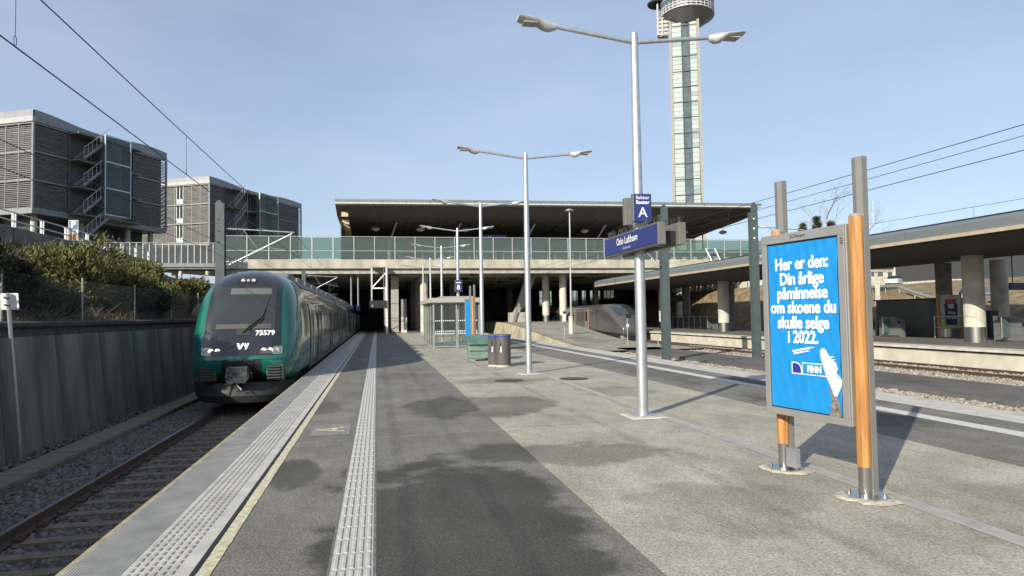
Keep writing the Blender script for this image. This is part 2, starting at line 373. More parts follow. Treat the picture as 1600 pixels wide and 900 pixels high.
# ballast stones (real stones, nobody could count them)
def stones(name, regions, mat, size=(.028, .055)):
    ico = [(0,0,1),(.894,0,.447),(.276,.851,.447),(-.724,.526,.447),(-.724,-.526,.447),(.276,-.851,.447),(.724,.526,-.447),(-.276,.851,-.447),(-.894,0,-.447),(-.276,-.851,-.447),(.724,-.526,-.447),(0,0,-1)]
    fc = [(0,1,2),(0,2,3),(0,3,4),(0,4,5),(0,5,1),(1,6,2),(2,7,3),(3,8,4),(4,9,5),(5,10,1),(1,10,6),(2,6,7),(3,7,8),(4,8,9),(5,9,10),(6,11,7),(7,11,8),(8,11,9),(9,11,10),(10,11,6)]
    ico = np.array(ico); fc = np.array(fc); C_ = []
    for (x0, x1, y0, y1, z, dens) in regions:
        k = int((x1-x0)*(y1-y0)*dens); C_.append(np.stack([rng.uniform(x0, x1, k), rng.uniform(y0, y1, k), z + rng.uniform(-.015, .02, k)], 1))
    C_ = np.concatenate(C_); k = len(C_)
    jit = 1 + rng.uniform(-.35, .35, (k, 12, 1)); sc = rng.uniform(*size, (k, 1, 1))*np.stack([rng.uniform(.8, 1.35, k), rng.uniform(.8, 1.35, k), rng.uniform(.6, 1.0, k)], 1)[:, None, :]
    a = rng.uniform(0, 6.28, k); ca, sa = np.cos(a), np.sin(a)
    P = ico[None]*jit*sc; X = P[..., 0]*ca[:, None]-P[..., 1]*sa[:, None]; Y = P[..., 0]*sa[:, None]+P[..., 1]*ca[:, None]
    tl = rng.uniform(-.6, .6, k)[:, None]; Zz = P[..., 2]*np.cos(tl) + X*np.sin(tl); X = X*np.cos(tl) - P[..., 2]*np.sin(tl)
    V = np.stack([X, Y, Zz], -1) + C_[:, None, :]
    F_ = (fc[None] + (np.arange(k)*12)[:, None, None]).reshape(-1)
    me = bpy.data.meshes.new(name); nf = k*20
    me.vertices.add(k*12); me.vertices.foreach_set('co', V.reshape(-1).astype(np.float32))
    me.loops.add(nf*3); me.loops.foreach_set('vertex_index', F_.astype(np.int32))
    me.polygons.add(nf); me.polygons.foreach_set('loop_start', np.arange(0, nf*3, 3, dtype=np.int32))
    me.update(); me.validate()
    o = link(name, me, mat); o['kind'] = 'stuff'; return o
STONE = M('ballast_stone', (.095, .087, .078), .9, var=.6, scale=11, col2=(.21, .195, .175))
# shoulder between trough and rail is heaped a little higher
reg = [(-5.85, -4.75, 6, 22, -1.0, 420), (-4.5, -3.1, 5, 22, -1.07, 260), (-3.0, -2.1, 5, 22, -1.07, 160), (-7.2, -6.5, 9, 24, -1.02, 120), (-5.85, -4.75, 22, 27, -1.0, 260)]
stones('ballast_stones', reg, STONE)
STONE2 = M('ballast_stone_pale', (.25, .225, .19), .9, var=.5, scale=9, col2=(.42, .38, .32))
stones('ballast_stones', [(13.6, 15.6, 9, 40, -.78, 110), (18.75, 21.4, 12, 46, -.78, 90), (21.6, 23.1, 14, 46, -.76, 60)], STONE2, (.035, .075))
# cable trough along the wall: concrete lids
tr = bpy.data.objects.new('cable_trough', None); COL.objects.link(tr); tr.location = (-6.15, 0, -1.0); tag(tr, 'low concrete cable trough with lids beside the retaining wall', 'cable trough')
bx('trough_body', (-6.42, -5.88, -6, 60, -1.1, -.93), CONC_D, tr)
TRM = M('trough_lid_concrete', (.17, .14, .105), .9, var=.3, scale=4, bump=.3, bscale=40); me = None
for i in range(64):
    if me is None: o = MB().box(-.29, .29, .006, .994, -.03, .04).build('lid', TRM, tr, bevel=.008); me = o.data
    else: o = bpy.data.objects.new('lid', me); COL.objects.link(o); attach(o, tr)
    o.location = (-6.15 + random.uniform(-.008, .008), -4 + i, -.9+random.uniform(-.004, .004))

# ================================================================ GREEN TRAIN
YN = 20.05; TEND = 150.0
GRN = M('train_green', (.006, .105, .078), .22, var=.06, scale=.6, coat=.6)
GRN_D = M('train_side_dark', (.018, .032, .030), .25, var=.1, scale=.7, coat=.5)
MASK = M('train_mask_black', (.016, .018, .021), .2, var=.08, coat=.6)
ROOFT = M('train_roof_grey', (.10, .105, .11), .5, .2, var=.2, scale=1.5)
SCREEN = M('train_windscreen', (.030, .036, .038), .08, var=.15, scale=1.2, spec=.7)
half = [(0, -.12), (1.1, -.12), (1.38, -.05), (1.48, .12), (1.52, .6), (1.52, 1.3), (1.49, 1.85), (1.40, 2.35), (1.22, 2.78), (.95, 3.06), (.5, 3.24), (0, 3.29)]
def smooth_half(h, n=3):
    for _ in range(n):
        q = [h[0]]
        for a, b in zip(h, h[1:]): q += [(a[0]*.75+b[0]*.25, a[1]*.75+b[1]*.25), (a[0]*.25+b[0]*.75, a[1]*.25+b[1]*.75)]
        h = q + [h[-1]]
    return h
HS = smooth_half(half, 2)
OUT = HS + [(-x, z) for x, z in reversed(HS[1:-1])]
ZC = 1.35
ang = [math.atan2(z-ZC, x) for x, z in OUT]; rad = [math.hypot(x, z-ZC) for x, z in OUT]
od = sorted(zip(ang, rad)); oa = np.array([a for a, _ in od]); orr = np.array([r for _, r in od])
def tfrac(x, z):
    return math.hypot(x, z-ZC)/np.interp(math.atan2(z-ZC, x), oa, orr, period=2*math.pi)
def S(x, z, off=0.0):
    t = min(1, tfrac(x, z)); face = YN + (.43*(z-.55) if z > .55 else .03*(.55-z))
    return Vector((TX + x, face + 1.25*(1-math.sqrt(max(0, 1-t**5.5))) - off, z))
train = thing('passenger_train', (TX, YN, Z1), 'green and black passenger train numbered 75579 standing at the platform beside the concrete wall', 'train')
# nose shell
m = MB(); ts = [0, .15, .3, .45, .58, .7, .78, .84, .89, .93, .96, .98, .992, 1.0]; b = len(m.v)
for t in ts[1:]:
    for (x, z) in OUT: m.v.append(tuple(S(x*t, ZC+(z-ZC)*t)))
k = len(OUT); m.v.append(tuple(S(0, ZC))); c = len(m.v)-1
for i in range(k): m.f.append((c, i, (i+1) % k))
for r_ in range(len(ts)-2):
    for i in range(k): m.f.append((r_*k+i, (r_+1)*k+i, (r_+1)*k+(i+1) % k, r_*k+(i+1) % k))
# join to a full section further back so that the green cab side is part of the nose
yb = 24.2; lo = (len(ts)-2)*k; b = len(m.v)
for (x, z) in OUT: m.v.append((TX+x, yb, z))
for i in range(k): m.f.append((lo+i, b+i, b+(i+1) % k, lo+(i+1) % k))
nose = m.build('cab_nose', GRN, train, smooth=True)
def patch(name, xf, z0, z1, mat, parent, off=.012, nu=14, nv=12, rim=True):
    """conforming plate on the nose; xf(z) -> (xl, xr)"""
    q = MB(); zs = [z0+(z1-z0)*j/nv for j in range(nv+1)]
    for zz in zs:
        xl, xr = xf(zz)
        for i in range(nu+1): q.v.append(tuple(S(xl+(xr-xl)*i/nu, zz, off)))
    n1 = nu+1
    for j in range(nv):
        for i in range(nu): q.f.append((j*n1+i, j*n1+i+1, (j+1)*n1+i+1, (j+1)*n1+i))
    if rim:
        edge = [i for i in range(n1)] + [j*n1+nu for j in range(1, nv+1)] + [nv*n1+i for i in range(nu-1, -1, -1)] + [j*n1 for j in range(nv-1, 0, -1)]
        b0 = len(q.v)
        for e in edge: v = q.v[e]; q.v.append((v[0], v[1]+off+.01, v[2]))
        L = len(edge)
        for i in range(L): q.f.append((edge[i], b0+i, b0+(i+1) % L, edge[(i+1) % L]))
    return q.build(name, mat, parent, smooth=40)
def mw(z): a = 1.07 - .05*max(0, z-1.0); e = np.interp(z, [2.5, 2.9, 3.1, 3.2, 3.25], [9, 1.0, .78, .5, .28]); return (-min(a, e), min(a, e))
mask = patch('front_mask', mw, .99, 3.24, MASK, train, .014, 26, 30)
patch('bonnet_panel', lambda z: (-.80+.0*z, .86), .70, 1.24, MASK, mask, .03, 14, 8)
patch('bonnet_chin', lambda z: (-.30-.55*sm((z-.55)/.3), .36+.55*sm((z-.55)/.3)), .56, .72, MASK, mask, .024, 10, 5)
ws = patch('windscreen', lambda z: (-.86-.03*(z-1.4), .88+.0*z), 1.44, 2.72, SCREEN, train, .026, 18, 14)
BL = M('sun_blind', (.11, .115, .11), .3, var=.1)
patch('sun_blind', lambda z: (-.42, .72), 2.48, 2.66, BL, ws, .0285, 8, 3, False)
patch('dashboard', lambda z: (-.72, .78), 1.47, 1.60, M('dashboard_grey', (.06, .06, .058), .4), ws, .0285, 8, 3, False)
mk = patch('marker_light_housing', lambda z: (-.27, .31), 2.83, 2.97, M('lamp_housing', (.02, .02, .022), .2), train, .022, 8, 3)
EMW = bpy.data.materials.new('lit_headlamp'); EMW.use_nodes = True; EMW.node_tree.nodes['Principled BSDF'].inputs['Emission Color'].default_value = (1, .88, .55, 1); EMW.node_tree.nodes['Principled BSDF'].inputs['Emission Strength'].default_value = 2.2
LENS = M('lamp_glass', (.75, .74, .68), .08, var=.1, spec=.8); REDL = M('lamp_glass_pink', (.62, .36, .30), .15, var=.1)
for x, mt, r_ in ((-.13, LENS, .055), (.02, REDL, .05), (.17, LENS, .055)):
    p = S(x, 2.90, .03); q = MB().tube([p + Vector((0, .03, 0)), p, p + Vector((0, -.012, 0))], [r_, r_, r_*.75], 16); q.build('marker_lamp', mt, mk)
for s in (-1, 1):
    def hx(z, s=s):
        a = (.45 + .10*(z-.72)/.2, 1.12) if s > 0 else (-1.06, -.40-.10*(z-.72)/.2); return a
    hl_ = patch('headlight', hx, .735, .935, M('headlight_housing', (.42, .42, .40), .2, .6), train, .02, 12, 5)
    lens = patch('headlight_lens', (lambda z: (.50+.1*(z-.72)/.2, 1.07)) if s > 0 else (lambda z: (-1.02, -.46-.1*(z-.72)/.2)), .755, .915, glass('headlight_glass', (.9, .9, .85), .3), hl_, .034, 10, 4, False)
    for i, x in enumerate((.62, .80, .97)):
        p = S(s*x, .835, .022); MB().tube([p + Vector((0, .02, 0)), p], [.035, .075], 14).build('reflector', M('reflector_chrome', (.85, .83, .74), .15, .6) if i == 2 else EMW, hl_)
# lower front: recess, coupler, ribbed anticlimbers, valance, plough
patch('coupler_recess', lambda z: (-.50, .56), -.08, .60, BLACK, train, .006, 8, 6)
patch('brow_panel', lambda z: (-1.15, 1.2), .60, .70, GRN, train, .03, 16, 3)
cp = MB(); y0 = YN-.34
cp.prism([(TX-.33, y0, .12), (TX-.28, y0, -.04), (TX+.20, y0, -.04), (TX+.30, y0, .12), (TX+.26, y0, .42), (TX-.30, y0, .42)], (0, .5, 0))
cp.box(TX-.30, TX+.26, y0-.02, y0, .14, .40)
cpl = cp.build('coupler', M('coupler_grey', (.055, .06, .065), .45, .3, var=.3, scale=6), train, bevel=.025)
MB().tube([(TX+.26, y0+.1, .30), (TX+.38, y0+.06, .22), (TX+.36, y0+.1, .08)], .022, 8).build('air_hose', BLACK, cpl)
MB().tube([(TX-.04, y0+.05, -.06), (TX+.12, y0-.04, -.22)], .010, 8).build('coupler_lever', GREYM, cpl)
for x0, x1 in ((-1.10, -.64), (.68, 1.18)):
    q = MB(); 
    ya = min(S(x0, .2).y, S(x1, .2).y)
    q.box(TX+x0, TX+x1, ya-.06, ya+.35, -.02, .44)
    ac = q.build('anticlimber', M('anticlimber_grey', (.035, .037, .04), .5, var=.1), train, bevel=.03)
    for j in range(5): bx('rib', (TX+x0+.03, TX+x1-.1, ya-.12, ya-.055, .03+j*.08, .075+j*.08), MATS['anticlimber_grey'], ac, bevel=.012)
q = MB()
for (dz0, dz1, sc0, sc1) in ((-.06, -.42, 1.0, .97), (-.42, -.62, .97, .9)):
    ux = [i/12*2-1 for i in range(13)]
    q.grid(lambda u, v: (TX+u*1.42*v[1], YN+.08+.85*abs(u)**3.2 + (1-v[1])*.8 - .12*(v[0] < -.3), v[0]), ux, [(dz0, sc0), (dz1, sc1)])
q.build('plough', M('plough_black', (.02, .021, .022), .55, var=.3, scale=3), train, smooth=30)
bx('nose_underframe', (TX-1.3, TX+1.3, YN+.95, 24.2, -.60, -.06), BLACK, train)
# wiper
wp = MB(); pts = [S(.0, 1.36, .05), S(.22, 1.56, .06), S(.52, 1.80, .06), S(.58, 2.02, .06)]
wp.tube(pts, .022, 8); wp.tube([S(.05, 1.35, .05), S(.28, 1.53, .055), S(.58, 1.78, .06)], .014, 6)
wpo = wp.build('wiper_arm', BLACK, train); MB().tube([S(.46, 1.62, .045), S(.58, 1.95, .045), S(.68, 2.42, .045)], .016, 6).build('wiper_blade', BLACK, wpo)
patch('wiper_base', lambda z: (-.16+.1*(1.44-z), .22-.1*(1.44-z)), 1.28, 1.44, BLACK, wpo, .034, 6, 3)
# number and operator mark, laid on the nose
on = lambda off: (lambda p: S(p.x-TX, p.z, off))
text('fleet_number', '75579', .19, (TX+.63, 0, 1.335), (1, 0, 0), (0, 0, 1), WHITE, train, .006, 1.12, fn=on(.03))
VM = MB()
def glyph(poly):
    b = len(VM.v)
    VM.v.extend(tuple(S(x+.05, z+.975, .046)) for x, z in poly); VM.f.append(tuple(range(b, b+len(poly))))
glyph([(-.17, .08), (-.10, .08), (-.075, -.02), (-.05, -.09), (-.10, -.09)]); glyph([(-.075, -.02), (-.03, .08), (.04, .08), (-.05, -.09)])
glyph([(.05, .08), (.085, .08), (.085, .02), (.12, .02), (.11, -.02), (.045, -.02)]); glyph([(.115, .08), (.17, .08), (.11, -.09), (.06, -.09), (.09, -.02), (.10, -.02)])
VM.build('operator_mark', WHITE, train)
# cars behind the cab: dark sides, window bands, doors
cars = [(24.2, 42.3), (42.9, 60.5), (61.1, 78.7), (79.3, 97), (97.6, 115), (115.6, TEND)]
prof_side = [p for p in OUT]
SIDEG = M('train_window_band', (.014, .018, .020), .1, var=.2, scale=.5, spec=.6)
DOORM = M('train_door_grey', (.20, .20, .185), .35, var=.1)
def side_x(z): return float(np.interp(z, [p[1] for p in HS[3:]], [p[0] for p in HS[3:]]))
for ci, (a, b_) in enumerate(cars):
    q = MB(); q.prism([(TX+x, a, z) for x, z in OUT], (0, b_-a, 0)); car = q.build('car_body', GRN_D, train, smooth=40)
    q = MB().grid(lambda u, v: (TX+u[0]*1.01, v, u[1]+.012), [(x, z) for x, z in reversed(HS) if z > 2.72] and [(x, z) for x, z in OUT if z > 2.74], [a+.02, b_-.02]); q.build('roof', ROOFT, car, smooth=True)
    for j in range(int((b_-a)/3)): 
        y = a+.6+j*3.0; q = MB().box(TX-.75, TX+.75, y, y+1.9, 3.1, 3.36); q.build('roof_pod', M('roof_pod_grey', (.14, .145, .15), .5, .2, var=.15), car, bevel=.06)
    bx('underframe', (TX-1.30, TX+1.30, a, b_, -.62, -.10), BLACK, car)
    bx('skirt_line', (TX+side_x(.2)-.02, TX+side_x(.2)+.012, a+.05, b_-.05, .02, .10), M('skirt_grey', (.06, .065, .065), .4), car)
    if a > 80: continue
    # right-hand side: windows and doors
    L = b_-a; y = a + .35; kdoor = 0
    xs_ = side_x(1.5)+TX
    def plate(name, y0, y1, z0, z1, mat, par, th=.012):
        q = MB(); zs = [z0+(z1-z0)*j/6 for j in range(7)]
        q.grid(lambda u, v: (TX+side_x(v)+th, u, v), [y0, y1], zs); q.grid(lambda u, v: (TX+side_x(v)+(th if u else -.02), y0, v), [0, 1], zs); q.grid(lambda u, v: (TX+side_x(v)+(-.02 if u else th), y1, v), [0, 1], zs)
        return q.build(name, mat, par)
    if ci == 0:
        d = plate('cab_door', 24.35, 25.15, .1, 2.25, GRN_D, car, .02); plate('door_window', 24.47, 25.03, 1.15, 2.05, SIDEG, d, .028); MB().tube([(xs_+.05, 25.25, .35), (xs_+.05, 25.25, 1.9)], .02, 6).build('grab_rail', M('handrail_pale', (.55, .52, .45), .35, .5), car); y = 25.6
    while y < b_-1.6:
        if kdoor % 4 == 1:
            d = plate('door', y, y+1.35, .02, 2.2, GRN_D, car, .018)
            for e in (0, 1): plate('door_window', y+.12+e*.62, y+.60+e*.62, .75, 1.95, SIDEG, d, .026)
            for e in (0, 1.35): MB().tube([(xs_+.03, y+e, .1), (xs_+.03, y+e, 2.1)], .022, 6).build('door_edge', DOORM, d)
            y += 1.75
        else:
            wv = plate('side_window', y, y+1.5, 1.02, 2.02, SIDEG, car, .012)
            plate('window_edge', y-.05, y-.01, 1.0, 2.04, M('window_trim', (.22, .22, .21), .3, .4), wv, .02)
            y += 1.85
        kdoor += 1
for a, b_ in zip(cars, cars[1:]): bx('gangway', (TX-1.2, TX+1.2, a[1]-.05, b_[0]+.05, -.2, 2.9), BLACK, train)
for yy in (23.2, 26.0, 41, 44, 60, 62):
    for s in (-1, 1):
        MB().tube([(TX+s*.68, yy, Z1+.44), (TX+s*.82, yy, Z1+.44)], .42, 18).build('wheel', M('wheel_steel', (.06, .05, .045), .5, .5), train)

# ================================================================ LEFT SIDE: WALL, BANK, HOTELS
WALLM = M('stained_wall_concrete', (.115, .11, .098), .92, var=.65, scale=1.1, bump=.1, bscale=7, stretch=(1.3, 1.3, .12), col2=(.25, .24, .215), detail=10)
rw = thing('retaining_wall', (-7.3, 0, -1.06), 'long stained concrete retaining wall along the track under the shrubs', 'wall')
me = None; random.seed(2)
for i in range(42):
    if me is None: o = MB().prism([(-.25, .012, 2.50), (0, .012, 0), (-.6, .012, 0), (-.6, .012, 2.50)], (0, 2.476, 0)).build('wall_panel', WALLM, rw, bevel=.012); me = o.data
    else: o = bpy.data.objects.new('wall_panel', me); COL.objects.link(o); attach(o, rw)
    o.location = (-7.18 + random.uniform(-.012, .012), -5+i*2.5, -1.06)
bx('wall_core', (-7.75, -7.5, -5, 100, -1.06, 1.40), CONC_D, rw)
m = MB().prism([(-7.80, -5, 1.44), (-7.47, -5, 1.44), (-7.50, -5, 1.60), (-7.42, -5, 1.66), (-7.42, -5, 1.74), (-7.80, -5, 1.78)], (0, 105, 0)); m.build('coping', M('coping_dark', (.045, .043, .04), .9, var=.5, scale=5, bump=.4, bscale=20), rw)
# small sign on a leaning post
sp = thing('track_sign', (-6.97, 15.06, -1.0), 'small white plate clamped to a leaning grey post by the retaining wall', 'sign')
MB().tube([(-6.97, 15.06, -1.02), (-6.97, 14.49, 2.32)], .035, 12).build('post', GALV, sp)
q = MB().box(-7.13, -6.82, -.006, .006, -.16, .16); pl = q.build('plate', WHITE, sp); pl.location = (0, 14.58, 2.16); pl.rotation_euler.x = R(9.5)
for dz in (.07, -.07): MB().tube([(-7.02, 14.47+.17*(-dz), 2.16+dz), (-6.92, 14.47+.17*(-dz), 2.16+dz)], .02, 8).build('clamp', DARK, sp)

# foliage builder
def leaves(name, centres, outd, mat, parent, per=34, ln=(.06, .14), wd=.022, spread=.75, r=.16):
    n = len(centres); C_ = np.repeat(np.array(centres), per, 0); O_ = np.repeat(np.array(outd), per, 0); k = len(C_)
    d = O_ + rng.normal(0, spread, (k, 3)); d[:, 2] += .25; d /= np.linalg.norm(d, axis=1)[:, None]+1e-6
    p = C_ + rng.normal(0, r*.55, (k, 3)); L = rng.uniform(*ln, (k, 1))
    s = np.cross(d, rng.normal(0, 1, (k, 3))); s /= np.linalg.norm(s, axis=1)[:, None]+1e-6; s *= wd*rng.uniform(.6, 1.4, (k, 1))
    V = np.stack([p, p+d*L*.5+s, p+d*L, p+d*L*.5-s], 1).reshape(-1, 3); nf = k
    me = bpy.data.meshes.new(name); me.vertices.add(nf*4); me.vertices.foreach_set('co', V.reshape(-1).astype(np.float32))
    me.loops.add(nf*4); me.loops.foreach_set('vertex_index', np.arange(nf*4, dtype=np.int32)); me.polygons.add(nf); me.polygons.foreach_set('loop_start', np.arange(0, nf*4, 4, dtype=np.int32)); me.update(); me.validate()
    return link(name, me, mat, parent)
JUN = M('juniper_needles', (.08, .085, .02), .8, var=.55, scale=2.2, col2=(.17, .16, .04))
JUN2 = M('juniper_needles_dark', (.03, .034, .014), .85, var=.5, scale=2)
TWIG = M('bare_twig', (.19, .15, .11), .9, var=.3, scale=5)
BARK = M('shrub_bark', (.07, .05, .035), .95, var=.3, scale=8)
def bush(x, y, rx, ry, h, lab, mat=JUN, n=300):
    z0 = hl(x, y); t = thing('juniper_bush', (x, y, z0), lab, 'bush', 'juniper bushes above the wall')
    cs, od_ = [], []; lobes = [(rng.uniform(-.55, .55)*rx, rng.uniform(-.6, .6)*ry, rng.uniform(.35, .72)*h, rng.uniform(.35, .6)) for _ in range(9)]
    while len(cs) < n:
        lx, ly, lz, lr = lobes[rng.integers(9)]; v = rng.normal(0, 1, 3); v /= np.linalg.norm(v)
        if v[2] < -.55: continue
        f_ = rng.uniform(.72, 1.05); p = np.array([x+lx+v[0]*lr*rx*f_, y+ly+v[1]*lr*ry*f_, z0+lz+v[2]*lr*h*.62*f_])
        if p[2] < hl(p[0], p[1])+.04 or p[0] > -7.62: continue
        cs.append(p); od_.append(v*.8+np.array([0, 0, .45]))
    leaves('foliage', cs, od_, mat, t, 40, (.08, .2), .024, .6, .2)
    q = MB()
    for lx, ly, lz, lr in lobes: q.tube([(x+lx*.2, y+ly*.2, z0-.1), (x+lx*.6, y+ly*.6, z0+lz*.5), (x+lx, y+ly, z0+lz)], [.05, .035, .012], 6)
    q.build('stem', BARK, t); return t
bush(-9.9, 24.2, 1.7, 1.6, 2.5, 'tallest ochre juniper bush, in front of the stone block wall', n=420)
bush(-9.5, 27.6, 1.5, 1.7, 1.95, 'spreading ochre juniper bush just past the tallest juniper', n=380)
bush(-9.3, 31.0, 1.3, 1.6, 1.75, 'rounded ochre juniper bush behind the green wire mast', n=320)
bush(-9.3, 35.4, 1.4, 2.0, 1.8, 'farthest ochre juniper bush, under the slatted footbridge', n=320)
bush(-9.2, 17.0, 1.3, 1.4, 1.75, 'dark juniper bush on the bank above the leaning track sign', JUN2, 330)
bush(-10.6, 19.0, 1.3, 1.2, 1.6, 'ochre juniper bush at the open end of the stone block wall', n=260)
bush(-8.7, 26.6, .8, 1.5, 1.0, 'low dark juniper hanging over the wall coping', JUN2, 220)
bush(-8.8, 20.2, .8, 1.3, 1.0, 'low dark shrub between the fence posts and the bank', JUN2, 200)
bush(-11.6, 28, 1.8, 2.0, 1.8, 'ochre juniper bush higher up the bank below the white railing', n=300)
bush(-11.5, 33, 1.8, 2.2, 1.8, 'ochre juniper bush highest on the bank near the footbridge', n=300)
# dry twiggy shrubs
for (x, y, lab) in ((-8.5, 19.4, 'dry leafless shrub of pale twigs near the dark juniper'), (-8.45, 21.9, 'dry leafless shrub of pale twigs between two fence posts'), (-8.4, 29.2, 'dry leafless shrub tangled at the wall near the train')):
    q = MB(); z0 = hl(x, y)
    for k in range(120):
        a = random.uniform(0, 6.28); l = random.uniform(.4, 1.15); d = Vector((math.cos(a)*.6, math.sin(a)*1.0, random.uniform(.3, 1.1))).normalized(); p = Vector((x+random.uniform(-.3, .3), y+random.uniform(-.9, .9), z0-.03))
        b2 = p + d*l*.5 + Vector((0, 0, .05)); e = p + d*l + Vector((random.uniform(-.12, .12), random.uniform(-.12, .12), -.06)); q.tube([p, b2, e], [.009, .006, .003], 4, False)
        for _ in range(2): q.tube([b2, b2 + Vector((random.uniform(-.25, .25), random.uniform(-.25, .25), random.uniform(.05, .3)))], [.005, .002], 4, False)
    tag(q.build('bare_shrub', TWIG), lab, 'shrub', 'dry shrubs on the bank')
# bank grass tufts
cs, od_ = [], []
for _ in range(2600):
    x = rng.uniform(-17, -7.9); y = rng.uniform(12, 46); cs.append((x, y, hl(x, y)+.02)); od_.append((rng.normal(0, .3), rng.normal(0, .3), .9))
tag(leaves('bank_grass', cs, od_, M('dry_bank_grass', (.11, .085, .035), .9, var=.5, scale=1, col2=(.17, .135, .06)), None, 12, (.1, .3), .012, .5, .15), kind='stuff')
# wire fence on the wall
fe = thing('wire_fence', (-7.95, 20, 1.7), 'low chain-link fence with thin grey posts on top of the retaining wall', 'fence')
ys = [8.2+4.04*i for i in range(13)]
for y in ys: MB().tube([(-7.95, y, 1.55), (-7.95, y, 2.95)], .024, 8).build('post', M('fence_post', (.36, .35, .32), .6, .4), fe)
q = MB()
for zz in (1.8, 2.85): q.tube([(-7.95, ys[0], zz), (-7.95, ys[-1], zz)], .004, 4)
for i in range(int((ys[-1]-ys[0])/.11)):
    y = ys[0]+i*.11
    q.tube([(-7.95, y, 1.80), (-7.95, y+1.05, 2.85)], .0016, 3, False); q.tube([(-7.95, y+1.05, 1.80), (-7.95, y, 2.85)], .0016, 3, False)
tag(q.build('wire_mesh', M('fence_wire', (.16, .16, .15), .6, .5), fe), kind='stuff')

# stone block wall and white railing at the top of the bank
bw = thing('block_wall', (-18, 40, 5), 'wall of big rough granite blocks at the top of the bank under the railing', 'wall')
BLK = M('granite_block', (.17, .155, .13), .95, var=.45, scale=1.6, bump=.9, bscale=7)
random.seed(9)
for row, z0 in enumerate((4.65, 5.58)):
    y = 26 - row*.9
    while y < 58:
        L = random.uniform(1.9, 3.1)
        MB().box(-18.3+random.uniform(-.05, .05), -17.55+random.uniform(-.07, .07), y+.02, y+L-.02, z0, z0+.9+random.uniform(-.03, .03)).build('block', BLK, bw, bevel=.05); y += L
rl = thing('railing', (-18, 40, 6.5), 'white pipe railing on paired posts on top of the granite block wall', 'railing')
for y in [32.0+2.9*i for i in range(10)]:
    for e in (0, .22): bx('post', (-18.06, -17.96, y+e, y+e+.09, 6.45, 7.35), M('railing_white', (.55, .55, .53), .5), rl)
for zz in (7.33, 6.9): MB().tube([(-18.02, 30, zz), (-18.02, 60, zz)], .035, 8).build('rail', GALV, rl)
ps = thing('parking_sign', (-17.74, 44, 6.4), 'blue and white P parking sign standing on the granite block wall', 'sign')
bx('post', (-17.78, -17.70, 44.05, 44.12, 6.4, 7.8), GALV, ps)
bx('board', (-18.0, -17.48, 44, 44.04, 6.58, 7.81), WHITE, ps)
bx('blue_panel', (-17.97, -17.51, 43.985, 43.998, 7.25, 7.78), M('parking_blue', (.10, .14, .25), .4), ps)
text('letter_p', 'P', .52, (-17.74, 43.98, 7.53), (1, 0, 0), (0, 0, 1), WHITE, ps, .012)
MB().quad((-17.95, 43.985, 7.17), (-17.6, 43.985, 7.13), (-17.6, 43.985, 7.21)).build('arrow', BLUE, ps)
bx('orange_panel', (-17.97, -17.51, 43.985, 43.998, 6.62, 6.98), M('parking_orange', (.62, .36, .18), .5, var=.4, scale=6), ps)

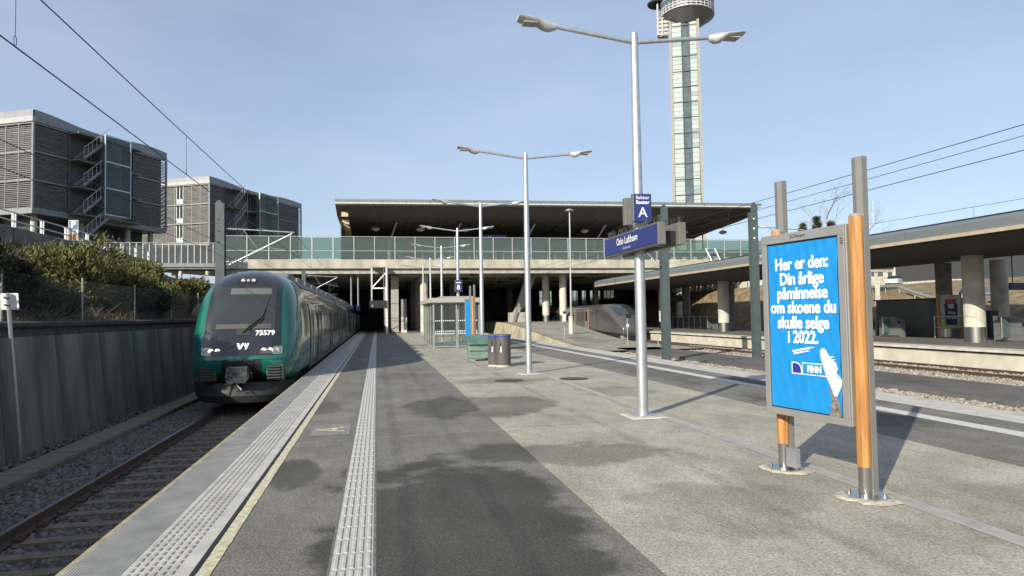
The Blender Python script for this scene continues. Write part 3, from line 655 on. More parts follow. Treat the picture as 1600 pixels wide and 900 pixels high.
# hotels
SLAT = M('weathered_slat', (.155, .157, .157), .8, var=.35, scale=1.2, stretch=(.4, .4, 5), col2=(.235, .235, .235))
SLATL = M('sunlit_slat', (.24, .235, .22), .8, var=.3, scale=1.2, stretch=(.4, .4, 5))  # sunlight put into the colour; the shaded end wall gets the darker slats
HBODY = M('hotel_wall_grey', (.12, .125, .13), .8, var=.15, scale=.8)
HROOF = M('hotel_roof_zinc', (.22, .23, .24), .5, .3, var=.12, scale=.7, stretch=(3, 3, .3))
HFRM = M('hotel_frame_grey', (.20, .21, .215), .5, .3)
PALEP = M('pale_glass_panel', (.42, .50, .47), .25, var=.1)
def hotel(corner, zb, zt, L, W, nst, ground, label, slat_l, layout, win_b, tower):
    t = thing('hotel_building', (corner[0], corner[1], zb), label, 'building'); t.rotation_euler.z = R(64.5)
    H = zt-zb; lt = H-.95; st = (lt-.12)/nst
    def P(name, b, mat, par=t, bevel=0):
        o = MB().box(*b).build(name, mat, None, bevel=bevel); o.parent = par; return o
    P('wall', (.35, L-.3, .35, W-.3, 0, H-.4), HBODY)
    for a0, a1, deep in layout:
        if deep: pass
    # recess walls cut visually by standing volumes: shaded stair bay
    # roof: thin wavy zinc lid
    q = MB(); n_ = 24
    wave = lambda a: H-.05+.22*math.cos(a/L*math.pi*2.4) - .1*sm(a/L)
    q.grid(lambda u, v: (u, v, wave(u)), [L*i/n_ for i in range(n_+1)], [-.15, W])
    q.grid(lambda u, v: (u, -.15, v if v < .5 else wave(u)) if v > .5 else (u, -.15, lt+.06), [L*i/n_ for i in range(n_+1)], [0, 1])
    q.grid(lambda u, v: (-.15, u, lt+.06 if v < .5 else wave(0)), [-.15, W], [0, 1]); q.grid(lambda u, v: (L, u, lt+.06 if v < .5 else wave(L)), [-.15, W], [0, 1])
    o = q.build('roof', HROOF, None, smooth=30); o.parent = t
    P('eaves_board', (-.22, .1, -.2, W, lt+.03, lt+.5), M('hotel_eaves_pale', (.34, .345, .345), .5), o)
    # bottom fascia and soffit
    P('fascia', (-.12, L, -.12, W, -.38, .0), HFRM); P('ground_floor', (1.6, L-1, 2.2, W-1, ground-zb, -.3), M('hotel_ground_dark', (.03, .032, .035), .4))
    for a, b in ((1.2, 1.2), (1.2, 6), (1.2, 11), (6.2, 1.3), (L-4, 1.3), (L-.8, 1.3)):
        if b < W-1: o = MB().tube([(a, b, ground-zb-1), (a, b, -.3)], .28, 14).build('column', CONC_L, None, smooth=40); o.parent = t
    for s_ in range(nst+1):
        z = .0+s_*st
        P('floor_band', (-.10, -.02, 0, W, z, z+.13), HFRM); 
        for a0, a1, deep in layout:
            if not deep: P('floor_band', (a0, a1, -.10, -.02, z, z+.13), HFRM)
    # slatted screens, one joined screen for each bay and storey
    for s_ in range(nst):
        z = .15+s_*st; k = int((st-.2)/.17)
        for a0, a1, deep in layout:
            if deep: continue
            q = MB()
            for j in range(k): zz = z+j*.17; q.box(a0+.16, a1-.16, -.06, .03, zz, zz+.075)
            for a in np.arange(a0+.16, a1-.1, 1.15): q.box(a-.02, a+.02, .03, .06, z-.05, z+k*.17)
            o = q.build('slat_screen', SLAT, None); o.parent = t; o['kind'] = 'stuff'
        b = 0.0
        while b < W-.5:
            b1 = min(b+1.5, W); isw = any(abs(b-wb) < .7 for wb in win_b)
            q = MB()
            for j in range(k):
                zz = z+j*.17
                if isw: q.box(-.06, .03, b+1.25, b1-.04, zz, zz+.075) if b1-b > 1.3 else None
                else: q.box(-.06, .03, b+.05, b1-.05, zz, zz+.075)
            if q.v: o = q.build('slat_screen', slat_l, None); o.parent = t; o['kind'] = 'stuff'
            P('upright', (-.1, -.02, b-.04, b+.04, z-.1, z+st-.15), HFRM)
            if isw:
                wn = P('window', (-.02, .02, b+.1, b+1.2, z+.85, z+st-.35), GLASSD)
                for (c0, c1, d0, d1) in ((.06, .12, .8, st-.3), (1.18, 1.24, .8, st-.3), (.62, .70, .8, st-.3)): P('frame', (-.06, .03, b+c0, b+c1, z+d0, z+d1), WHITE, wn)
                P('balustrade_panel', (-.08, -.04, b+.08, b+1.22, z+.05, z+.82), PALEP, wn)
            b += 1.5
    for a0, a1, deep in layout:
        for a in (a0, a1): P('corner_post', (a-.09, a+.09, -.13, .02, -.1, lt), HFRM)
    # open stair bay with flights, landings and a glazed shaft
    for a0, a1, deep in layout:
        if not deep: continue
        for s_ in range(-1, nst):
            z = s_*st
            P('landing', (a0, a1, -1.2, .3, z+st*.98, z+st*.98+.14), CONC_D)
            q = MB(); n1 = 11
            for j in range(n1):
                a = a0+.3+j*.26; q.box(a, a+.3, -1.5, -.3, z+j*st/n1+.1, z+j*st/n1+.17)
            q.prism([(a0+.3, -1.52, z+.05), (a0+.3, -1.52, z+.3), (a0+3.2, -1.52, z+st+.2), (a0+3.2, -1.52, z+st-.05)], (0, .06, 0)); q.prism([(a0+.3, -.32, z+.05), (a0+.3, -.32, z+.3), (a0+3.2, -.32, z+st+.2), (a0+3.2, -.32, z+st-.05)], (0, .06, 0))
            o = q.build('stair_flight', M('stair_grey', (.22, .225, .23), .6, .2), None); o.parent = t
            q = MB(); q.tube([(a0+.3, -1.5, z+1.2), (a0+3.2, -1.5, z+st+1.15)], .03, 6)
            for j in range(7): a = a0+.3+j*.48; q.tube([(a, -1.5, z+.2+j*st/6.2), (a, -1.5, z+1.2+j*(st-.05)/6)], .018, 5)
            o2 = q.build('handrail', GALV, None); o2.parent = o
    a0, a1 = tower
    sh = P('stair_shaft', (a0+.3, a1-.3, -.9, .3, -.1, lt-.2), CONC)
    for (p0, p1) in ((a0, a0+.09), (a1-.09, a1)):
        for b in (-1.75, -.1): P('shaft_post', (p0, p1, b-.09, b, .2, lt+.35), GALV, sh)
    for s_ in range(nst+1): P('shaft_rail', (a0, a1, -1.83, -1.76, .25+s_*(lt-.05)/nst, .35+s_*(lt-.05)/nst), GALV, sh)
    for s_ in range(nst):
        z0_, z1_ = .38+s_*(lt-.05)/nst, .22+(s_+1)*(lt-.05)/nst
        P('shaft_pane', (a0+.1, (a0+a1)/2-.03, -1.81, -1.79, z0_, z1_), glass('shaft_glass', (.62, .72, .72), .25), sh); P('shaft_pane', ((a0+a1)/2+.03, a1-.1, -1.81, -1.79, z0_, z1_), MATS['shaft_glass'], sh); P('shaft_pane', (a0-.012, a0+.012, -1.7, -.2, z0_, z1_), MATS['shaft_glass'], sh)
    return t
hotel((-30.22, 66.65), 11.9, 20.75, 16, 14, 3, 8.6, 'nearer slatted grey hotel block with open stair bay above the granite wall', SLAT, [(0, 3.6, 0), (3.6, 11.3, 1), (11.3, 16, 0)], (4.5, 10.5), (6.0, 9.2))
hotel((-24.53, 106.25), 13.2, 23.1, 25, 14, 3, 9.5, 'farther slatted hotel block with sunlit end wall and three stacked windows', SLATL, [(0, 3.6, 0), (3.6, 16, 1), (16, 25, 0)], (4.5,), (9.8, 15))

# slatted footbridge from the hotels to the station deck
fb = thing('footbridge', (-19, 68, 7), 'grey footbridge with close vertical balusters running from the hotels to the station deck', 'footbridge')
bx('deck', (-30, -15.1, 67.9, 70.5, 6.55, 7.05), CONC_D, fb); bx('fascia', (-30, -15.1, 67.78, 67.9, 6.75, 7.12), HFRM, fb)
for i in range(27):
    x = -29.9+i*.56
    bx('baluster', (x, x+.09, 67.8, 67.88, 7.12, 9.0), M('baluster_grey', (.36, .37, .37), .5, .3), fb)
    bx('screen_panel', (x+.1, x+.55, 67.83, 67.85, 7.15, 8.85), glass('screen_glass', (.5, .56, .57), .45), fb)
bx('top_rail', (-30, -15.1, 67.79, 67.9, 9.0, 9.08), HFRM, fb)
for x in (-26, -19): MB().tube([(x, 69, hl(x, 69)-1), (x, 69, 6.6)], .3, 12).build('pier', CONC, fb)

# masts and overhead wires
WIRE = M('overhead_wire', (.03, .03, .032), .5, .5)
def mast(loc, ztop, lab, arm, zc, tilt=0):
    x, y, z = loc; t = thing('catenary_mast', loc, lab, 'mast', 'green overhead-line masts')
    q = MB(); hw, hd, th = .19, .16, .025
    q.box(x-hw, x+hw, y-hd, y-hd+th, z, ztop); q.box(x-hw, x+hw, y+hd-th, y+hd, z, ztop-.35); q.box(x-th/2, x+th/2, y-hd+th, y+hd-th, z, ztop-.1)
    # rounded head plate
    k = len(q.v); q.prism([(x-hw, y-hd-.012, ztop-.9), (x+hw, y-hd-.012, ztop-.9), (x+hw, y-hd-.012, ztop-.45), (x+hw*.8, y-hd-.012, ztop-.1), (x+hw*.2, y-hd-.012, ztop+.1), (x-hw*.4, y-hd-.012, ztop+.12), (x-hw, y-hd-.012, ztop-.02)], (0, .012, 0))
    sh = q.build('shaft', MASTG, t)
    bx('base_plate', (x-.28, x+.28, y-.26, y+.26, z-.02, z+.03), GALV, t)
    for zz in (.75, 1.25, 1.75): MB().tube([(x-.04, y-hd-.02, ztop-zz), (x-.04, y-hd+.0, ztop-zz)], .05, 10).build('bolt_hole', WHITE if arm > 0 and x > 0 else DARK, sh)
    if arm:
        a = arm; tip = x+a
        s = 1 if a > 0 else -1
        MB().tube([(x+s*.19, y, zc+1.07), (tip+s*.1, y, zc+.92)], .03, 8).build('cantilever_tube', GALV, t)
        MB().tube([(x+s*.19, y, zc-.65), (tip, y, zc+.86)], .036, 8).build('cantilever_strut', GALV, t)
        MB().tube([(x+s*.95, y, zc+1.03), (x+a*.52, y, zc+.12)], .016, 6).build('cantilever_brace', GALV, t)
        MB().tube([(x+a*.62, y, zc+.25), (tip+s*.15, y, zc+.03)], .014, 6).build('steady_arm', GALV, t)
        for zz, d in ((zc+1.06, 0), (zc-.6, 1)):
            for k in range(4):
                px = x+s*(.34+k*.11); pz = zz + (d*(k*.11+.12)*.55 if d else -.004*k); MB().tube([(px-s*.03, y, pz-.01*d), (px, y, pz), (px+s*.03, y, pz+.01*d)], [.03, .075, .03], 10).build('insulator', M('insulator_pale', (.42, .44, .42), .3), t)
    return t
mast((-6.80, 31.5, -1.06), 6.92, 'green overhead-line mast between the shrubs and the green train', 3.05, 4.72)
mast((14.04, 30.9, -.8), 7.0, 'green overhead-line mast in the gravel nearest the pole with the blue signs', -1.95, 4.72)
mast((19.4, 31.6, -.8), 7.3, 'green overhead-line mast beyond the service path, beside the advert posts', 2.9, 5.1)
mast((-6.80, 66, -1.06), 6.2, 'distant green overhead-line mast beside the train under the station deck', 3.05, 4.72)
def wires(cx, zc, zm, name_lab, y0, y1, span, extra=None, off=0):
    t = thing('overhead_wires', (cx, y0, zc), name_lab, 'wire')
    MB().tube([(cx, y0, zc), (cx, y1, zc)], .0085, 6).build('contact_wire', WIRE, t)
    k = int((y1-y0)/2); pts = []
    for i in range(k+1):
        y = y0+(y1-y0)*i/k; ph = ((y-31.5-off) / span) % 1; pts.append((cx, y, zm - .28*(1-(2*ph-1)**2)))
    MB().tube(pts, .0085, 6).build('messenger_wire', WIRE, t)
    if extra: MB().tube([(cx+.25, y0, extra), (cx+.05, y1, extra)], .007, 6).build('feeder_wire', WIRE, t)
    y = 14.6 - 6.6*4
    while y < y1:
        ph = ((y-31.5-off) / span) % 1; zz = zm - .28*(1-(2*ph-1)**2)
        if y > y0:
            q = MB().tube([(cx, y, zc+.12), (cx, y, zz)], .0045, 5); a = [(cx+.0, y+.03*math.sin(w_), zc+.06+.06*math.cos(w_)) for w_ in [k_*.7 for k_ in range(10)]]; q.tube(a, .004, 4)
            q.build('dropper', WIRE, t)
        y += 6.6
    return t
wires(TX, 4.73, 5.78, 'pair of overhead wires with droppers above the near track and green train', -30, 66, 50)
wires(12.08, 4.72, 5.48, 'triple overhead wires crossing the sky behind the tall poster posts', -30, 70, 50, 5.04)
wires(22.3, 5.12, 5.75, 'overhead wires above the track along the far platform roof', -30, 70, 50)
t = thing('feeder_cables', (-7.0, 0, 4.9), 'two thin dark cables passing in front of the slatted hotels', 'wire')
for zz in (5.25, 4.72): MB().tube([(-7.02, -30, zz), (-7.02, 66, zz)], .009, 6).build('cable', WIRE, t)

# ================================================================ STATION DECK, HALL, TOWER
DECKC = M('deck_edge_concrete', (.38, .355, .285), .85, var=.3, scale=.9, bump=.2, bscale=12, stretch=(1, 1, .5), col2=(.47, .445, .37))
dk = thing('station_bridge', (16, 70, 6.2), 'long concrete station deck with glass balustrade crossing above the platforms', 'bridge')
bx('deck_edge', (-15, 62, 70, 70.6, 6.75, 7.68), DECKC, dk)
bx('deck_slab', (-15, 62, 70.6, 76, 6.95, 7.55), CONC_D, dk); bx('deck_slab', (-15, 44, 76.002, 120, 6.95, 7.548), CONC_L, dk)
bx('deck_beam', (-15, 62, 70.35, 71.3, 6.22, 6.748), CONC, dk)
for y in (79, 88, 97, 106, 115): bx('cross_beam', (-15, 43.9, y, y+.8, 6.3, 6.948), CONC_L, dk)
for x in (-9, 1.5, 11, 17.5, 26, 35): bx('long_beam', (x, x+.6, 71.4, 119, 6.45, 6.947), CONC_D, dk)
FRM = M('balustrade_frame', (.42, .44, .44), .45, .4)
for i in range(37):
    x = -14.8 + i*2.08
    bx('balustrade_post', (x, x+.10, 70.10, 70.24, 7.68, 10.0), FRM, dk)
    if i < 36:
        bx('glass_panel', (x+.13, x+2.05, 70.16, 70.18, 7.74, 9.92), glass('balustrade_glass', (.62, .76, .72), .33), dk)
        bx('mid_rail', (x+.11, x+2.07, 70.145, 70.195, 8.55, 8.60), FRM, dk)
bx('hand_rail', (-15, 62, 70.12, 70.22, 10.002, 10.06), FRM, dk)
def column(name, x, y, z0, z1, r, lab, mat=CONC_L, foot=True, group=None, drop=None):
    t = thing(name, (x, y, z0), lab, 'column', group)
    MB().tube([(x, y, z0-.05), (x, y, z1)], r, 28).build('shaft', mat, t, smooth=40)
    if foot: MB().tube([(x, y, z0-.02), (x, y, z0+.75)], r+.012, 28).build('steel_foot', STEEL, t, smooth=40)
    return t
G = 'round columns under the station deck'
column('concrete_column', 5.0, 72.2, 0, 6.25, .42, 'round pale column behind the glass shelter, carrying the deck', group=G, foot=False)
column('concrete_column', 19.3, 75.2, .86, 6.3, .42, 'half-shaded round column of the pair on the middle platform', group=G)
column('concrete_column', 20.75, 73.0, .86, 6.22, .42, 'fully sunlit round column of the pair on the middle platform', group=G)
column('concrete_column', 1.0, 72.5, 0, 6.25, .26, 'slim grey column behind the hanging dark departure display', GREYM, False, G)
column('concrete_column', 35.5, 74, -.2, 6.3, .42, 'shaded round column at the far platform end below the deck', group=G)
for x, y in ((5.0, 84), (5.0, 96), (19.6, 86), (20, 100), (29, 86), (33, 98), (10, 90)):
    column('concrete_column', x, y, -.2, 6.9, .42, 'shaded concrete column deep in the dark under the deck', CONC, False, 'columns deep under the deck')
# slanting pillar
t = thing('slanting_pillar', (15.9, 76, 0), 'slanting concrete pillar with square footing under the deck', 'pillar')
MB().prism([(15.6, 75.7, 2.0), (16.5, 75.7, 2.0), (18.4, 75.7, 6.4), (17.3, 75.7, 6.4)], (0, .8, 0)).build('leg', CONC, t); bx('footing', (15.1, 17.1, 75.3, 76.9, -.1, 2.0), CONC, t, bevel=.03)
MB().prism([(15.1, 75.1, .2), (15.4, 75.1, .2), (17.1, 75.1, 6.0), (16.8, 75.1, 6.0)], (0, .1, 0)).build('brace', GREYM, t)
# panel wall and frames near the platform
t = thing('lift_shaft', (2, 73, 0), 'tall panelled lift shaft beside the slim grey column under the deck', 'lift shaft')
for j in range(4): bx('panel', (1.5, 2.3, 72.6, 74.6, .05+j*1.55, 1.55+j*1.55), M('lift_panel', (.30, .295, .26), .6, var=.15), t, bevel=.02)
bx('frame', (1.55, 2.25, 72.7, 74.5, 0, 6.25), DARK, t)
t = thing('concrete_plinth', (2.9, 73, 0), 'pale square concrete plinth at the foot of the lift shaft', 'plinth')
bx('base', (2.55, 3.15, 72.4, 73.0, 0, 1.65), CONC_L, t, bevel=.02); MB().tube([(2.85, 72.7, 1.6), (2.85, 72.7, 3.6)], .3, 16).build('stub', CONC_D, t)
t = thing('portal_frame', (.25, 69, 2), 'white steel portal frame hanging under the deck over the platform', 'frame')
for x in (-.5, .98): bx('upright', (x-.07, x+.07, 69.0, 69.14, 3.3, 6.75) if x < 0 else (x-.07, x+.07, 69.0, 69.14, 0, 6.75), WHITE, t)
bx('crossbar', (-.42, .9, 69.02, 69.12, 4.6, 4.72), WHITE, t); MB().tube([(-.42, 69.07, 4.75), (.9, 69.07, 6.2)], .06, 8).build('diagonal', WHITE, t)
bx('hanger_beam', (-.6, 1.1, 69.0, 70.1, 6.752, 6.85), GREYM, t)
t = thing('departure_display', (.15, 68.3, 2.6), 'dark hanging departure display numbered 4 over the platform', 'display')
bx('housing', (-.72, .98, 68.9, 69.0, 2.62, 3.4), BLACK, t, bevel=.02); text('platform_number', '4', .3, (-.45, 68.89, 2.85), (1, 0, 0), (0, 0, 1), WHITE, t)
for x in (-.5, .7): MB().tube([(x, 68.98, 3.38), (x, 69.02, 6.76)], .03, 6).build('hanger', GREYM, t)
for x, lab in ((-2.6, 'slim blue-grey pipe hanging by the train roof with a small C sign'), (-1.9, 'slim blue-grey pipe hanging between the train and the display')):
    t = thing('hanging_pipe', (x, 70, 2.4), lab, 'pipe'); MB().tube([(x, 71.0, 2.4), (x, 71.0, 6.96)], .09, 10).build('pipe', M('pipe_bluegrey', (.22, .23, .28), .5, .3), t); bx('sign_plate', (x-.18, x+.18, 70.84, 70.9, 2.4, 2.95), BLUE, t)
    if x < -2.2: text('letter', 'C', .34, (x, 70.83, 2.67), (1, 0, 0), (0, 0, 1), WHITE, t)
# dark back of the undercroft, with daylight openings on the right
bk = thing('undercroft_wall', (16, 119, 0), 'dark end wall with window openings deep under the station deck', 'wall')
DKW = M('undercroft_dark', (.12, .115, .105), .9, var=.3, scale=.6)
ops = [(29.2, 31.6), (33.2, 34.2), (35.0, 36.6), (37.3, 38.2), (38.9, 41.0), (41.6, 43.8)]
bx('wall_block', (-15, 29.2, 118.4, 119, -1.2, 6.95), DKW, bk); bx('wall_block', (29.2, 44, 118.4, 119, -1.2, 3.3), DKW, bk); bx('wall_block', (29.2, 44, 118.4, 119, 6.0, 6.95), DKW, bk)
for a, b in zip(ops, ops[1:]): bx('wall_pier', (a[1], b[0], 118.4, 119, 3.3, 6.0), DKW, bk)
for a, b in ops:
    w_ = bx('window', (a, b, 118.6, 118.62, 3.3, 6.0), glass('undercroft_glass', (.8, .84, .8), .12), bk)
    for x in np.arange(a+.6, b-.2, .7): bx('mullion', (x-.04, x+.04, 118.5, 118.7, 3.3, 6), DARK, w_)
    bx('transom', (a, b, 118.52, 118.69, 4.6, 4.7), DARK, w_)
bx('side_wall', (43.5, 44, 92, 118.4, -1.2, 6.95), DKW, bk)
bx('side_wall', (-15, -14.5, 78, 118.4, -1.2, 6.95), DKW, bk)
struct(bx('undercroft_floor', (-15, 44, 95, 140, -1.2, -1.0), CONC_L))
# white structures beyond the deck on the left
t = thing('service_gantry', (-9, 84, 0), 'white girder gantry glimpsed behind the train under the deck', 'gantry')
for x in (-11.5, -8.2, -5.6): bx('post', (x, x+.2, 82, 82.2, -1, 6.2), M('gantry_white', (.6, .6, .57), .5), t)
for z in (2.9, 4.4, 5.7): bx('girder', (-13, -4.6, 81.8, 81.98, z, z+.22), MATS['gantry_white'], t)
for a in (-12, -9.5, -7): MB().tube([(a, 81.9, 3.0), (a+2.3, 81.9, 5.7)], .05, 6).build('diagonal', MATS['gantry_white'], t)

# hall on the deck with the sweeping roof
hall = thing('terminal_hall', (22, 90, 7.55), 'dark glazed station hall under a wide sweeping roof with lens lamps', 'building')
m = MB(); xl = lambda y: -4.75 + .016*(y-80); xr = lambda y: 50.5 + .0*(y-80)
prof = [(80, 15.62, 15.45), (81.0, 15.72, 15.1), (83.5, 15.9, 14.25), (86, 16.1, 14.05), (92, 16.4, 13.75), (100, 16.5, 13.2), (112, 16.4, 12.6), (125, 16, 12.4)]
def rz(x): return .008*(x+4.7) - .0001*(x-22)**2*.6
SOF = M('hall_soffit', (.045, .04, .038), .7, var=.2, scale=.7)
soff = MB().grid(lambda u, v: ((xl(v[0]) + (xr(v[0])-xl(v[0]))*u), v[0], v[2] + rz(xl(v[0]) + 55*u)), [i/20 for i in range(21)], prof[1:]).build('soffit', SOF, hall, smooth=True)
MB().grid(lambda u, v: ((xl(v[0]) + (xr(v[0])-xl(v[0]))*u), v[0], v[1] + rz(xl(v[0]) + 55*u)), [i/20 for i in range(21)], prof).build('roof_sheet', ROOFM, hall, smooth=True)
n_ = 20
for i in range(n_):
    x0 = -4.75+55.25*i/n_; x1 = -4.75+55.25*(i+1)/n_ - .03; z0, z1 = rz(x0), rz(x1)
    q = MB(); q.quad((x0, 79.98, 15.30+z0), (x1, 79.98, 15.30+z1), (x1, 79.98, 15.66+z1), (x0, 79.98, 15.66+z0)); q.quad((x0, 79.98, 15.66+z0), (x1, 79.98, 15.66+z1), (x1, 80.4, 15.74+z1), (x0, 80.4, 15.74+z0)); q.quad((x0, 81.05, 15.08+z0), (x1, 81.05, 15.08+z1), (x1, 79.98, 15.30+z1), (x0, 79.98, 15.30+z0)); q.build('roof_edge_panel', ROOFM, hall)
    q = MB(); q.quad((x0, 79.95, 15.13+z0), (x1, 79.95, 15.13+z1), (x1, 79.95, 15.29+z1), (x0, 79.95, 15.29+z0)); q.quad((x0, 79.95, 15.13+z0), (x0, 80.3, 15.13+z0), (x1, 80.3, 15.13+z1), (x1, 79.95, 15.13+z1)); q.build('gutter_strip', M('gutter_pale', (.55, .55, .53), .5, .2), hall)
# gable ends: left with slats, right stepped
q = MB(); q.v += [(xl(p[0]), p[0], p[1]+rz(-4.7)) for p in prof] + [(xl(p[0]), p[0], p[2]+rz(-4.7)) for p in prof]; k = len(prof)
for i in range(k-1): q.f.append((i, i+1, k+i+1, k+i))
q.build('gable', ROOFM, hall)
q = MB(); q.v += [(50.5, p[0], p[1]+rz(50.5)) for p in prof] + [(50.5, p[0], p[2]+rz(50.5)) for p in prof]
for i in range(k-1): q.f.append((i, i+1, k+i+1, k+i))
q.build('gable', ROOFM, hall)
LW = M('light_wood', (.52, .42, .26), .7, var=.15, scale=2)
for j in range(7): 
    y = 82 + j*2.4; zt = np.interp(y, [p[0] for p in prof], [p[2] for p in prof]); bx('gable_board', (-4.1, -3.3, y, y+.10, zt-.9, zt-.35), LW, hall)
bx('side_screen', (-4.3, -4.15, 84, 112, 7.6, 13.6), M('side_screen_dark', (.04, .04, .042), .5), hall)
for x in np.arange(0, 50, 4.2):
    MB().tube([(x, 81.5, 15.0+rz(x)), (x, 86, 14.0+rz(x)), (x, 99, 13.2+rz(x))], .16, 8).build('roof_rib', M('rib_dark', (.06, .055, .05), .6), hall)
# glazed back wall
bx('glass_wall', (-4, 46, 99, 99.1, 7.6, 13.25), GLASSD, hall)
for i in range(26): x = -4+i*2; bx('mullion', (x-.06, x+.06, 98.85, 98.99, 7.6, 13.2), M('hall_mullion', (.16, .17, .17), .5, .3), hall)
for z in (9.9, 11.6): bx('transom', (-4, 46, 98.87, 98.98, z, z+.1), MATS['hall_mullion'], hall)
# entrance frames on the deck
for i in range(9):
    x = 2.3 + i*3.6
    bx('door_portal', (x, x+.14, 88, 88.2, 7.6, 10.1), FRM, hall); bx('door_portal', (x+2.6, x+2.74, 88, 88.2, 7.6, 10.1), FRM, hall); bx('door_head', (x, x+2.74, 87.98, 88.22, 10.1, 10.32), M('door_head_pale', (.5, .52, .5), .5), hall)
    bx('door_glass', (x+.15, x+2.59, 88.08, 88.1, 7.6, 10.1), glass('hall_door_glass', (.4, .48, .47), .45), hall)
for x in (1.7, 10, 20, 30, 40): 
    t_ = MB().tube([(x, 89, 7.55), (x, 89, 12.0)], .28, 14).build('column', CONC, hall); MB().tube([(x, 89, 11.6), (x+.9, 86.5, 13.9)], .12, 8).build('branch', GREYM, t_)
bx('hall_sign', (13.1, 16.8, 86, 86.15, 11.75, 12.25), BLUE, hall)
text('sign_figures', '2 3', .4, (14.6, 85.98, 12.0), (1, 0, 0), (0, 0, 1), WHITE, hall)
for x in (-.1, 5.7, 11.7, 20.2, 28.3, 43.2, 49.2):
    t = thing('pendant_lamp', (x, 88, 13.2), 'lens-shaped grey pendant lamp under the sweeping hall roof', 'lamp', 'pendant lamps under the hall roof')
    MB().lathe([(.05, -.32), (.35, -.25), (.62, -.02), (.40, .16), (.08, .28)], (x, 88, 13.2), 20).build('shade', M('lamp_shade_grey', (.28, .27, .25), .6), t, smooth=True)
    MB().tube([(x, 88, 13.4), (x, 88, 14.0)], .02, 6).build('rod', DARK, t)
# steel roof ladder on the deck
t = thing('access_ladder', (37.6, 69.5, 6.7), 'pale steel ladder leaning between far roof and station deck', 'ladder')
for x in (36.9, 38.0): MB().tube([(x, 69.9, 8.9), (x+.9, 68.3, 5.3)], .05, 6).build('stringer', GALV, t)
for k in range(9): f_ = k/8; MB().tube([(36.9+.9*f_, 69.9-1.6*f_, 8.9-3.6*f_), (38.0+.9*f_, 69.9-1.6*f_, 8.9-3.6*f_)], .03, 6).build('rung', GALV, t)

# control tower
TY = 180; TXc = 89.9
tw = thing('control_tower', (TXc, TY, -1.5), 'tall slender airport control tower with pale glass strips behind the station roof', 'tower')
TCON = M('tower_concrete', (.27, .255, .23), .8, var=.12, scale=.4)
TG = M('tower_pale_glass', (.31, .38, .365), .25, var=.1, scale=.3); TGD = M('tower_dark_glass', (.08, .11, .13), .12, var=.3, scale=.5)
TGS = [TG, M('tower_glass_b', (.36, .42, .40), .2), M('tower_glass_c', (.25, .32, .32), .15), M('tower_glass_d', (.33, .38, .38), .3)]
def twid(z): return 4.85 + 1.3*max(0, (34-z)/36)**2 + .35*max(0, (60-z)/60)
q = MB(); zs = [-1.6+2.5*i for i in range(37)]
for s in (-1, 1):
    q.grid(lambda u, v: (TXc+s*(twid(v)-(.0 if u in (0, 3) else .9)), TY+(0 if u < 2 else 8), v), [0, 1, 2, 3], zs)
q.grid(lambda u, v: (TXc+u*twid(v), TY+8, v), [-1, 1], zs)
q.build('frame', TCON, tw); bx('core', (TXc-3.8, TXc+3.8, TY+1, TY+7.8, -1.6, 89), TCON, tw)
for j in range(62):
    z = 1 + j*1.4
    if z < 12: continue
    for (a, b) in ((-3.95, -.95), (1.75, 3.9)): bx('pale_pane', (TXc+a, TXc+b, TY+.2, TY+.3, z, z+1.32), TGS[random.randrange(4)], tw)
for j in range(19):
    z = 4+j*4.6; bx('dark_pane', (TXc-.7, TXc+1.5, TY+.35, TY+.45, z, z+4.5), TGD, tw); bx('ring_beam', (TXc-4.0, TXc+4.0, TY+.02, TY+.18, z-.1, z+.08), DARK, tw)
    for k in range(4): q = MB().tube([(TXc-.6, TY+.7, z+k*1.1), (TXc+1.4, TY+.7, z+.9+k*1.1)], .09, 5).build('stair_run', GREYM, tw)
for x in (-.85, 1.62): bx('mullion', (TXc+x-.14, TXc+x+.14, TY+.1, TY+.5, 2, 88.5), DARK, tw)
cab = MB().lathe([(4.0, 87.6), (8.3, 90.3), (8.5, 90.6), (8.6, 92.2), (8.4, 92.4), (8.8, 94.5), (8.6, 95.0), (6.5, 98.5), (7.0, 102), (3, 103)], (TXc+1.1, TY+4, 0), 40).build('cab', M('tower_cab_grey', (.20, .21, .215), .5, .2, var=.1), tw)
for k in range(36):
    a = 2*math.pi*k/36; r_ = 8.72; c = (TXc+1.1+r_*math.cos(a), TY+4+r_*math.sin(a)); MB().tube([(c[0], c[1], 90.5), (c[0], c[1], 93.9)], .07, 5).build('cab_post', WHITE, cab)
MB().lathe([(8.66, 92.35), (8.72, 92.35), (8.95, 94.2), (8.9, 94.2)], (TXc+1.1, TY+4, 0), 40).build('cab_window_band', TGD, cab)
for z in (90.6, 91.4, 92.2, 94.4): MB().lathe([(8.8, z), (8.9, z), (8.9, z+.1), (8.8, z+.1)], (TXc+1.1, TY+4, 0), 40).build('cab_rail', WHITE, cab)
an = bx('antenna_rack', (TXc-8.6, TXc-8.2, TY+1, TY+5, 85.3, 95), M('rack_pale', (.5, .5, .48), .5), tw); bx('rack_frame', (TXc-7.0, TXc-6.7, TY+1, TY+5, 84.8, 95), MATS['rack_pale'], tw); bx('rack_box', (TXc-8.2, TXc-5.2, TY+1.5, TY+4, 84.8, 90), M('rack_grey', (.3, .3, .3), .6), tw)
for k in range(5): bx('rack_bar', (TXc-8.7, TXc-4.6, TY+.9, TY+1.05, 85.2+k*1.2, 85.4+k*1.2), MATS['rack_pale'], tw)
MB().lathe([(0.2, 96.2), (3.2, 95.2), (3.4, 95.6), (.3, 97.2)], (TXc-8.5, TY+3, 0), 20).build('dish', DARK, tw)

tw.rotation_euler.z = -R(26.6); tw.scale.x = .9
